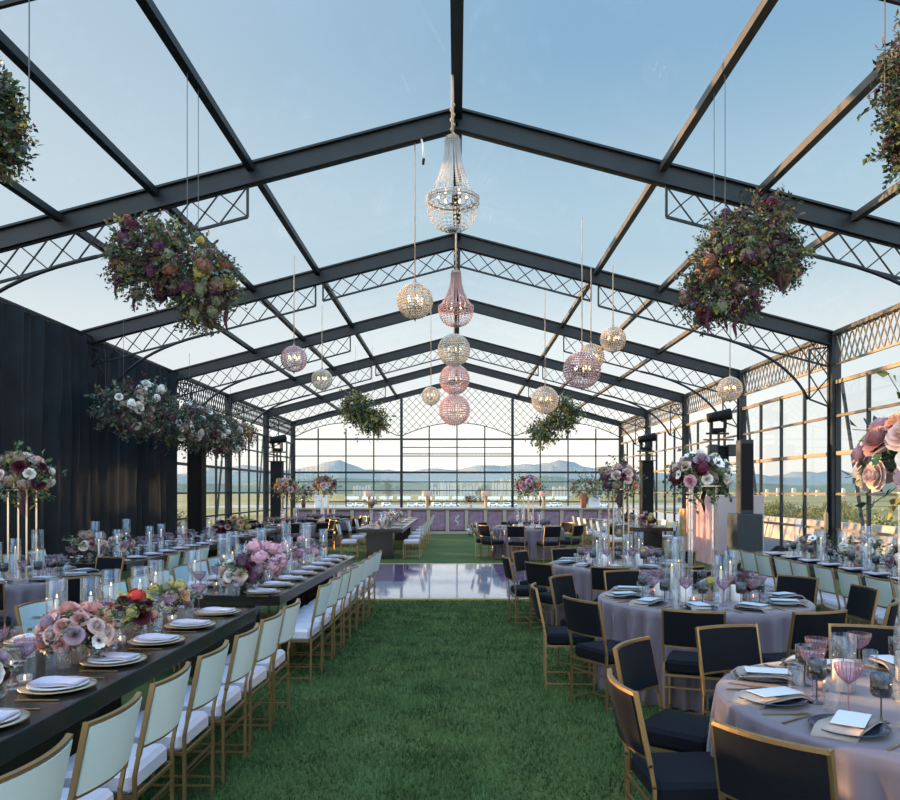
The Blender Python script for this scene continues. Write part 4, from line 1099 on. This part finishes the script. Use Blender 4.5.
def pa(loc, lab, s=1):
    o = empty('column_loudspeaker', loc); tag(o, lab, 'loudspeaker', 'column loudspeakers')
    obj('subwoofer', MB().rbox(-.27,.27,-.3,.3,0,1.22,.015).mesh('sub', M['speaker_teal']), o)
    c = obj('column', MB().rbox(-.14,.14,-.14,.14,1.215,2.78,.012).mesh('col', M['speaker_teal']), o)
    obj('grille', MB().box(-.12,.12,-.148,-.138,1.3,2.7).mesh('grille', M['black']), o)
pa((6.1,16.2,0), 'dark teal column loudspeaker on its subwoofer before the pink booth')
def tower(x, y, h, lab, twin=False, head=True):
    o = empty('light_tower', (x,y,0)); tag(o, lab, 'light tower', 'black light towers')
    obj('base', MB().rbox(-.35,.35,-.35,.35,0,.04,.005).mesh('tower_base', M['black_metal']), o)
    obj('sleeve', MB().rbox(-.20,.20,-.20,.20,.04,h,.01).mesh('sleeve', M['black']), o)
    obj('top_plate', MB().rbox(-.26,.26,-.26,.26,h,h+.03,.004).mesh('plate', M['black_metal']), o)
    if not head: return
    t = h+.03
    b = MB(); b.bar((0,0,t),(0,0,t+.35),.05,.05,(0,1,0)); b.bar((-.4,0,t+.16),(.4,0,t+.16),.035,.035); b.bar((-.3,.1,t+.33),(.3,.1,t+.33),.05,.05)
    obj('mounting_bar', b.mesh('mount', M['black_metal']), o)
    hd = empty('moving_head_light', (x,y,t+.36)); hd.rotation_euler = (0,0,.5 if x < 0 else -.4); tag(hd, 'black moving-head stage light on top of the '+lab.split(',')[0].replace('black ',''), 'stage light', 'moving-head lights')
    obj('base', MB().rbox(-.18,.18,-.14,.14,0,.10,.01).mesh('mh_base', M['black']), hd)
    for s in (-1,1): obj('yoke', MB().rbox(s*.17-.03,s*.17+.03,-.06,.06,.10,.46,.01).mesh('yoke', M['black']), hd)
    b = sm(); prof = [(.001,-.30),(.12,-.29),(.13,-.1),(.135,.05),(.15,.28),(.14,.32),(.001,.30)]
    b.lathe(prof, 16); me = b.mesh('head', M['black']); q = obj('head', me, hd, (0,0,.42)); q.rotation_euler = (0,math.radians(80),.2)
    ln = sm(); ln.lathe([(.12,.0),(.12,.02),(.001,.03)],16); l2 = obj('lens', ln.mesh('lens', M['car_glass']), q, (0,0,.305))
    if twin:
        pass
        for s in (-1,1): obj('side_spotlight', MB().rbox(-.11,.11,-.1,.1,-.15,.15,.02).mesh('spot', M['black_metal']), o, (s*.24,-.25,h-.1))
tower(6.85, 20.0, 2.85, 'black light tower behind the pink booth', True)
tower(6.7, 27.0, 2.75, 'black light tower near the far glass-wall corner')
tower(-6.5, 27.6, 2.75, 'black light tower by the far tall windows')
tower(-7.12, 20.9, 3.66, 'black pillar under the end of the flower garland', False, False)
# golf-bag like round wheel case behind booth
CASE = Kind('equipment_case','case', [('body', MB().lathe([(.26,0),(.34,.12),(.34,.42),(.2,.55),(.001,.56)],18,cap0=True).mesh('case', M['black'])), ('handle', sm().tube([(-.1,0,.54),(-.08,0,.64),(.08,0,.64),(.1,0,.54)],.015,6).mesh('ch', M['black_metal']))])
CASE.put((6.9,16.0,0), 0, 'rounded black case on the grass beside the column loudspeaker')
b = MB(); b.lathe([(.12,0),(.12,.02),(.015,.03),(.015,1.15)],10,cap0=True)
POST = Kind('crowd_post','post', [('base', MB().lathe([(.15,0),(.15,.02),(.02,.04)],14,cap0=True).mesh('pb',M['black_metal'])), ('pole', MB().lathe([(.018,.03),(.018,.95)],8).mesh('pp',M['black_metal'])), ('head', MB().lathe([(.03,.9),(.04,.98),(.04,1.25),(.02,1.3)],10).mesh('ph',M['rail']))])
POST.put((7.05,14.6,0), 0, 'slim post with light-coloured head by the glass wall')

# ------------------------------------------------------------------ chandeliers
def cage_mesh(r, nl, nb, col, bs):
    b = MB()
    for i in range(1, nl):
        th = PI*i/nl; rr = r*sin(th); z = -r*cos(th); m = max(5, int(nb*sin(th)))
        for k in range(m):
            t = 2*PI*(k+.5*(i%2))/m; b.octa((rr*cos(t), rr*sin(t), z), bs)
    b.cur = 1
    for k in range(12):
        t = 2*PI*k/12; pts = [(r*.985*sin(PI*j/12)*cos(t), r*.985*sin(PI*j/12)*sin(t), -r*.985*cos(PI*j/12)) for j in range(13)]
        for j in range(12): b.bar(pts[j], pts[j+1], .005, .005)
    return b.mesh('bead_cage', [M[col], M['chand_metal']])
def bulbs_mesh(r, n=5):
    b = sm()
    for k in range(n):
        t = 2*PI*k/n; b.lathe([(.001,-.03),(.014,-.02),(.018,.0),(.012,.028),(.001,.045)],8, r*cos(t), r*sin(t), .02)
    return b.mesh('bulbs', M['bulb'])
def arms_mesh(r, top, n=5):
    b = sm()
    for k in range(n):
        t = 2*PI*k/n; b.tube([(0,0,-.06),(r*.5*cos(t),r*.5*sin(t),-.09),(r*cos(t),r*sin(t),-.06),(r*cos(t),r*sin(t),-.005)],.006,5)
    b.tube([(0,0,-.1),(0,0,top)],.008,6)
    return b.mesh('arms', M['chand_metal'])
cages = {}
def orb(px, py, Y, d, col, lab, ztop=None, cord=True):
    p = at(px, py, Y); r = d/2
    key = (col, round(d,2))
    if key not in cages: cages[key] = cage_mesh(r, 20, 40, col, .0165*d/.46)
    o = empty('orb_chandelier', p); tag(o, lab, 'chandelier', 'beaded orb chandeliers')
    obj('bead_cage', cages[key], o)
    a = obj('candle_arm', arms_mesh(r*.42, r), o); obj('bulb', bulbs_mesh(r*.42), a)
    b = sm(); b.lathe([(.035,r-.02),(.03,r+.01),(.012,r+.05),(.001,r+.06)],10); b.lathe([(.001,-r-.05),(.015,-r-.02),(.03,-r+.012)],10); obj('finial', b.mesh('finial', M['chand_metal']), o)
    zt = (ztop if ztop else rz_(p.x)-.1) - p.z
    b = sm(); b.tube([(0,0,r+.05),(0,0,zt)],.009,6); obj('cord', b.mesh('cord', M['wire']), o)
    return o
orb(454,350,18.9,.77,'bead_champagne','champagne orb chandelier directly below the second basket chandelier',5.9 if False else None)
orb(454.5,379.5,22.0,.84,'bead_pink','rose orb chandelier in the middle of the stacked three')
orb(454.5,410,25.0,.98,'bead_pink','deep rose orb chandelier lowest of the stacked three')
orb(415,301,10.42,.47,'bead_champagne','champagne orb hanging beside the top basket chandelier')
orb(294,359,14.0,.46,'bead_pink','rose orb chandelier on the curtain side, higher of the two there')
orb(322,379.5,17.6,.46,'bead_champagne','small pale orb beside the curtain-side rose orb')
orb(431,396,19.6,.46,'bead_champagne','smallest champagne orb, beside the stacked rose orbs')
orb(545,400,17.0,.58,'bead_champagne','golden orb chandelier in front of the far hanging flowers on the glass side')
orb(582,370,12.7,.60,'bead_pink','largest orb chandelier on the glass side, with another peeking behind')
orb(591,357,15.0,.50,'bead_champagne','orb chandelier partly hidden behind the largest glass-side orb')
orb(613,339.5,14.6,.47,'bead_champagne','champagne orb above the largest glass-side orb')
orb(730,389,15.4,.47,'bead_champagne','single champagne orb hanging close to the glass wall columns')
def basket(px, Y, ytop, ybot, d, col, lab):
    zt = at(px,ytop,Y).z; zb = at(px,ybot,Y).z; x = (px-CX)*Y/F; H = zt-zb; r = d/2
    o = empty('basket_chandelier', (x,Y,zb)); tag(o, lab, 'chandelier', 'beaded basket chandeliers')
    zr = H*.33
    b = MB()
    for k in range(20):
        t = 2*PI*k/20; m = 26
        for j in range(m+1):
            u = j/m; rr = .085 + (r-.085)*(1-u)**2.2; z = zr+.02+(H-zr-.06)*u
            b.octa((rr*cos(t), rr*sin(t), z), .0165)
    obj('bead_strand', b.mesh('strands', M[col]), o)
    b = MB()
    for k in range(26):
        t = 2*PI*k/26
        for j in range(10):
            u = j/9; a = u*PI/2; rr = r*cos(a)*.99+.05*u; z = zr-.02-(zr-.04)*sin(a)
            b.octa((rr*cos(t), rr*sin(t), z), .0165)
    obj('bead_bowl', b.mesh('bowl', M[col]), o)
    b = MB()
    for k in range(60):
        t = 2*PI*k/60
        for z in (zr-.035,zr,zr+.035): b.octa((r*1.01*cos(t), r*1.01*sin(t), z), .019)
    b.cur = 1; b.lathe([(r-.010,zr-.008),(r,zr-.008),(r,zr+.008),(r-.010,zr+.008)],40); b.lathe([(.06,H-.05),(.09,H-.04),(.085,H),(.02,H+.03)],16); b.lathe([(.001,.0),(.05,.03),(.06,.05)],14)
    obj('ring', b.mesh('rings', [M[col], M['chand_metal']]), o)
    a = obj('candle_arm', arms_mesh(r*.55, H-zr-.05, 6), o, (0,0,zr+.03)); obj('bulb', bulbs_mesh(r*.55, 6), a)
    b = sm(); b.tube([(0,0,H+.0),(0,0,RIDGE-.14-zb)],.02,6)
    for k in range(7): b.sphere((.012*(-1)**k,0,H+.03+.06*k),.023,8,5)
    obj('chain', b.mesh('chain', M['wire']), o)
basket(452.5, 9.3, 137, 232, .62, 'bead_clear', 'clear beaded basket chandelier hanging nearest, at the top of the ridge')
basket(456, 14.1, 271, 327, .62, 'bead_pink', 'pink beaded basket chandelier below and behind the clear one')
# cable sleeve along first chandelier
# ------------------------------------------------------------------ hanging flower clouds
def cloud(loc, blobs, n, seed, lab, npuff, pal, ntass, wires, leaf=(.048,.014), name='flower_cloud', cols=MIX, puff_s=(.9,1.7), group='hanging flower clouds', cat='hanging flowers', sc=.9):
    rr = random.Random(seed); o = empty(name, loc); tag(o, lab, cat, group); blobs = [((c[0]*sc,c[1]*sc,c[2]*sc),(q[0]*sc,q[1]*sc,q[2]*sc)) for c, q in blobs]
    tot = sum(q[1][0]*q[1][2] for q in blobs)
    for i, (c, rad) in enumerate(blobs):
        share = rad[0]*rad[2]/tot
        obj('foliage', foliage(int(n*share), rad, seed*10+i, cols, leaf, .8, down=.1), o, c)
        if name == 'flower_cloud': obj('foliage', foliage(max(2,int(34*share)), (rad[0]*.95,rad[1]*.95,rad[2]*.95), seed*10+i+500, cols, (leaf[0]*.72,leaf[1]*.8), 1.3, down=.0, mm=(9,15), qmin=.8), o, c)
        for k in range(int(npuff*share)+1):
            d = rvec(rr); q = rr.uniform(.70,1.02)
            if name == 'flower_garland': d.x = abs(d.x)*.8+.2; d.y = -abs(d.y); d.normalize(); q = rr.uniform(1.0,1.14)
            p = Vector((c[0]+d.x*rad[0]*q, c[1]+d.y*rad[1]*q, c[2]+d.z*rad[2]*q))
            h = rr.choice(pal); me = PUFF[h[2:]] if h.startswith('h_') else (ANEM if h == 'anemone' else rr.choice(ROSE[h])); nm = 'hydrangea' if h.startswith('h_') else 'rose'
            f = obj(nm, me, o, p, 0, rr.uniform(*puff_s)); f.rotation_euler = tiltm(d)
    for k in range(ntass):
        c, rad = rr.choice(blobs); t = rr.uniform(0,2*PI)
        obj('amaranth_tassel', TASS, o, (c[0]+rad[0]*.7*cos(t), c[1]+rad[1]*.7*sin(t), c[2]-rad[2]*rr.uniform(.45,.8)), 0, rr.uniform(.7,1.2))
    for (wx, wy, z1) in wires:
        b = MB(); b.bar((wx,wy,-.02),(wx,wy,z1-loc[2]),.006,.006,(0,1,0)); obj('hanging_wire', b.mesh('wire', M['thin_wire']), o)
PALC = ['h_plum','h_taupe','h_sage','h_rust','h_plum','h_taupe','h_burgundy','h_sage','h_plum','h_taupe','h_dusty']
zt = rz_(2.8)-.11
cloud((-3.0,8.05,4.05), [((-.26,0,.20),(.42,.40,.32)),((.12,0,.10),(.42,.42,.34)),((.36,0,-.16),(.38,.40,.32)),((-.30,0,-.12),(.30,.3,.22)),((.30,.1,-.44),(.24,.26,.24)),((-.55,0,.02),(.18,.2,.16)),((-.40,0,.46),(.16,.16,.14))], 1300, 11, 'hanging cloud of foliage and dusky hydrangeas, curtain side, near', 95, PALC+['h_yellow'], 5, ((.2,-.12,zt),(.2,.22,zt)))
cloud((3.06,8.1,4.13), [((.14,0,.14),(.42,.42,.34)),((-.20,0,-.04),(.40,.42,.36)),((-.44,0,-.38),(.30,.30,.32)),((.42,0,.0),(.26,.30,.26)),((.22,0,.52),(.28,.26,.20)),((-.1,0,-.45),(.26,.26,.22)),((-.16,0,.34),(.26,.26,.22))], 1400, 12, 'hanging cloud of rust and plum blooms, glass side, near', 98, PALC+['h_rust'], 9, ((-.26,-.12,zt),(-.26,.22,zt)))
cloud((-3.25,5.0,4.20), [((-.05,0,.0),(.38,.38,.36)),((.1,0,-.20),(.28,.26,.18))], 1500, 13, 'hanging foliage cut by the picture edge above the curtain', 18, PALC, 2, ((.45,0,zt),))
cloud((3.2,5.0,4.28), [((.05,0,.15),(.42,.40,.42)),((-.05,0,-.25),(.30,.3,.28))], 1600, 14, 'hanging foliage cut by the picture edge on the glass side', 16, PALC+['peach'], 2, ((-.40,0,zt),))
cloud((-2.85,23.0,4.05), [((-.22,0,.22),(.32,.30,.34)),((.36,0,-.24),(.28,.28,.28))], 480, 15, 'far hanging flower cloud on the curtain side', 20, ['h_sage','h_rust','h_taupe','h_plum'], 5, ((-.2,0,zt),(.3,0,zt)), (.10,.03), cols=GREEN+[('leaf_yellow',2)])
cloud((3.0,23.0,3.75), [((.20,0,.28),(.34,.32,.40)),((-.46,0,-.24),(.28,.28,.26))], 480, 16, 'far hanging flower cloud on the glass side, partly behind an orb', 24, ['h_sage','h_rust','peach','h_taupe','h_plum'], 6, ((.2,0,zt),(-.3,0,zt)), (.10,.03), cols=GREEN+[('leaf_yellow',3)])
bl = []
rr = random.Random(5)
for k in range(11):
    bl.append(((.10*sin(k*2.1), -3.5+7.0*k/10, .10*sin(k*1.3)+.02), (.45,.55,.40+.07*sin(k*1.7))))
cloud((-6.2,17.7,3.22), bl, 2600, 17, 'long flower garland in front of the black curtain, with white roses', 98, ['white','white','white','h_white','h_taupe','h_plum','white','anemone'], 10, ((0,-3.5,EAVE),(0,0,EAVE),(0,3.2,EAVE)), (.075,.024), name='flower_garland', cols=[('leaf_dark',4),('leaf_grey',4),('leaf',2),('leaf_plum',3),('leaf_brown',1)], group='flower garlands', cat='garland', puff_s=(1.2,2.0), sc=1.0)
# small cable handle clipped under the nearest beam
b = sm(); b.tube([(0,0,0),(.03,0,-.1),(.04,0,-.28)],.016,6); 
CLIP = Kind('hanging_clip','clip', [('strap', b.mesh('strap', M['white_box'])), ('tip', sm().tube([(.04,0,-.28),(.03,0,-.36)],.02,6).mesh('tip', M['black']))])
CLIP.put((at(421,131,10.4).x,10.36,rz_(.5)-.28), 0, 'white strap clipped under the nearest roof beam beside the champagne orb')

# ------------------------------------------------------------------ outside
GZ = -7.0
g = MB(); g.box(-3500,3500,-60,6000,GZ-1,GZ); struct('ground', g.mesh('ground', M['field']))
g = MB(); g.box(-24,15.5,-8,41,GZ+.01,-.22); struct('ground_terrace', g.mesh('terrace', M['dark_deck']))
g = MB(); g.box(-140,200,395,480,GZ-.5,GZ+.06); struct('ground_car_park', g.mesh('car_park', M['asphalt']))
g = MB(); g.box(60,90,40,420,GZ-.5,GZ+.05); struct('ground_track', g.mesh('track', M['concrete']))
def ridge(y, base, peaks, x0, x1, m, name, seed):
    rr = random.Random(seed); b = sm(); n = 200; vs = []; fs = []
    ph = [rr.uniform(0,6) for _ in range(6)]
    for i in range(n+1):
        x = x0+(x1-x0)*i/n; h = base
        for (px, hh, ww) in peaks: h += hh*math.exp(-((x-px)/ww)**2)
        h += base*.10*sin(x*.012+ph[0])+base*.06*sin(x*.031+ph[1])+base*.03*sin(x*.09+ph[2])
        vs += [(x,y-h*3,GZ),(x,y-h*1.2,h*.55+base*.05*sin(x*.02+ph[3])),(x,y,h),(x,y+h*2,GZ)]
    for i in range(n):
        for j in range(3): fs.append((i*4+j,(i+1)*4+j,(i+1)*4+j+1,i*4+j+1))
    b.add(vs, fs); struct(name, b.mesh(name, m))
k = 3400/F
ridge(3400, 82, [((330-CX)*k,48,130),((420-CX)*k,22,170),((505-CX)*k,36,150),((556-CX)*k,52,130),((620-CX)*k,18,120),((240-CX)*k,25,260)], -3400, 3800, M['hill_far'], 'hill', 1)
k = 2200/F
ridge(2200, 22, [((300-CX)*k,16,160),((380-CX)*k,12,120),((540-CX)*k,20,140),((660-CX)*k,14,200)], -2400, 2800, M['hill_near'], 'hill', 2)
rr = random.Random(9)
def building(px, Y, wpx, top_py, m, lab, grp):
    x = (px-CX)*Y/F; wd = wpx*Y/F; h = (CY-top_py)*Y/F+HC-GZ
    o = empty('city_building', (x,Y,GZ)); tag(o, lab, 'building', grp)
    obj('facade', MB().box(-wd/2,wd/2,0,wd,0,h).mesh('facade', m), o)
    obj('roof', MB().box(-wd/2+.3,wd/2-.3,.3,wd-.3,h-.05,h+1.2).mesh('roof', M['concrete']), o)
for i in range(8):
    building(432+i*3.25, 1300, rr.uniform(1.6,3.4), rr.uniform(480.5,488.5), M['bld_a'] if i%2 else M['bld_b'], 'pale city building in the distant cluster above the central bar', 'distant central city blocks')
for i in range(7):
    building(461+i*3.2, 1300, rr.uniform(1.6,3.3), rr.uniform(481,488.5), M['bld_b'] if i%3 else M['bld_a'], 'pale city building in the second distant cluster behind the bar bouquet', 'distant city blocks behind bouquet')
for i in range(7):
    building(493+i*3.0, 1350, rr.uniform(1.6,2.8), rr.uniform(479,485), M['bld_a'], 'distant cream block in the row behind the pink tall arrangement', 'distant block row')
for i in range(6):
    building(354+i*3.0, 1400, 2.3, rr.uniform(485.5,487.5), M['bld_a'], 'low distant cream block behind the curtain-side bar lamp', 'distant low blocks')
for i in range(6):
    building(554+i*3.4, 900, 2.5, rr.uniform(487,490), M['bld_a'], 'low distant cream block behind the far glass-side bar lamp', 'distant low glass-side blocks')
for i in range(9):
    building(768+i*13+rr.uniform(-3,3), 1300, rr.uniform(2,3.4), rr.uniform(488.6,490.6), M['bld_b'] if i%3 else M['bld_a'], 'distant pale building seen through the side glass wall', 'distant side buildings')
# white trailers and vans parked beyond
def wheels(xs, s0, r):
    q = MB()
    for x in xs:
        for s in (-s0,s0):
            vs = []
            for kk in range(14): t = 2*PI*kk/14; vs += [(x+r*cos(t), s-.14, r+r*sin(t)),(x+r*cos(t), s+.14, r+r*sin(t))]
            q.add(vs, [(2*kk,(2*kk+2)%28,(2*kk+3)%28,2*kk+1) for kk in range(14)]+[tuple(range(0,28,2)),tuple(range(1,28,2))[::-1]])
    return q
TRL = Kind('white_trailer','trailer', [('body', MB().rbox(-6.2,6.2,-1.2,1.2,1.0,3.9,.05).mesh('trailer_body', M['truck_white'])), ('wheel', wheels((-4.4,-3.4,4.4),1.1,.5).mesh('wheels', M['tyre'])), ('hitch', MB().bar((6.2,0,1.0),(7.4,0,.8),.2,.2).mesh('hitch', M['black_metal']))])
for px in (352,369,386,404,425,442,459,476,493,510,528,545,562):
    TRL.put(((px-CX)*690/F, 690, GZ), 0, 'white trailer in the row parked beyond the bar windows', 'white trailers')
VB = MB(); prof = [(-2.6,.35),(2.5,.35),(2.6,1.0),(2.0,1.25),(1.5,2.1),(-2.5,2.15),(-2.6,1.0)]
vs = [(x,-.95,z) for x,z in prof]+[(x,.95,z) for x,z in prof]; nq = len(prof)
VB.add(vs, [tuple(range(nq)), tuple(range(nq,2*nq))[::-1]]+[(q_,nq+q_,nq+(q_+1)%nq,(q_+1)%nq) for q_ in range(nq)])
VAN = Kind('white_van','van', [('body', VB.mesh('van_body', M['truck_white'])), ('wheel', wheels((-1.7,1.7),.85,.36).mesh('van_wheels', M['tyre'])), ('window', MB().box(-1.9,1.3,-.965,.965,1.35,1.85).mesh('van_glass', M['car_glass']))])
for i, px in enumerate((350,358,384,412,420,436,448,455,494,501,508,515,548,556,562,604)):
    VAN.put(((px-CX)*420/F, 420+8*(i%3), GZ+.06), .2*(i%3), 'white van parked on the pale lot beyond the bar', 'parked white vans')
# trees and shrubs outside
def tree(loc, h, rad, lab, kind='tree', cyp=False, grp='trees outside', seed=1, cols=(('leaf',3),('leaf_yellow',4),('leaf_brown',1))):
    o = empty(kind, loc); tag(o, lab, 'tree' if kind.endswith('tree') else 'bush', grp)
    if kind.endswith('tree'): obj('trunk', MB().lathe([(rad*.10,0),(rad*.07,h*.75)],8).mesh('trunk', M['bark']), o)
    b = foliage(420, (rad,rad,h*(.40 if not cyp else .46)), seed, list(cols), (rad*.11,rad*.035), stems=False, down=0)
    obj('crown', b, o, (0,0,h*.52 if kind.endswith('tree') else h*.40))
k = 620/F; tree(((388-CX)*k,620,GZ), 19, 2.6, 'dark cypress beyond the window behind the far centre table', 'cypress_tree', True, seed=3, cols=(('leaf_dark',3),('leaf_brown',2)))
k = 600/F; tree(((480-CX)*k,600,GZ), 12, 3.2, 'small rust-tinted tree beyond the central window', 'round_tree', seed=4, cols=(('leaf_brown',3),('leaf',1)))
for i in range(13):
    Yb = 70+16*i; tree((Yb*.46+10*sin(i*2.2), Yb, GZ), 5.5+1.0*sin(i*1.7), 4.2+.8*sin(i*3.1), 'sunlit olive-green bush in the field outside the side glass wall', 'field_bush', grp='bushes in the side field', seed=20+i)
for i in range(6):
    Yb = 60+20*i; tree((-Yb*.40-6*sin(i*1.9), Yb, GZ), 5.5, 4.0, 'olive bush in the field outside the tall curtain-side windows', 'field_bush', grp='bushes outside the tall windows', seed=40+i)
BAR_ = Kind('concrete_barrier','barrier', mesh=MB().add([(-1.5,-.3,0),(1.5,-.3,0),(1.5,.3,0),(-1.5,.3,0),(-1.5,-.1,.85),(1.5,-.1,.85),(1.5,.1,.85),(-1.5,.1,.85)],[(3,2,1,0),(4,5,6,7),(0,1,5,4),(1,2,6,5),(2,3,7,6),(3,0,4,7)]).mesh('barrier', M['concrete']))
for i in range(8):
    BAR_.put((13.2, 15+3.1*i, -.22), PI/2, 'low concrete barrier block in the line outside the side glass wall', 'concrete barriers')
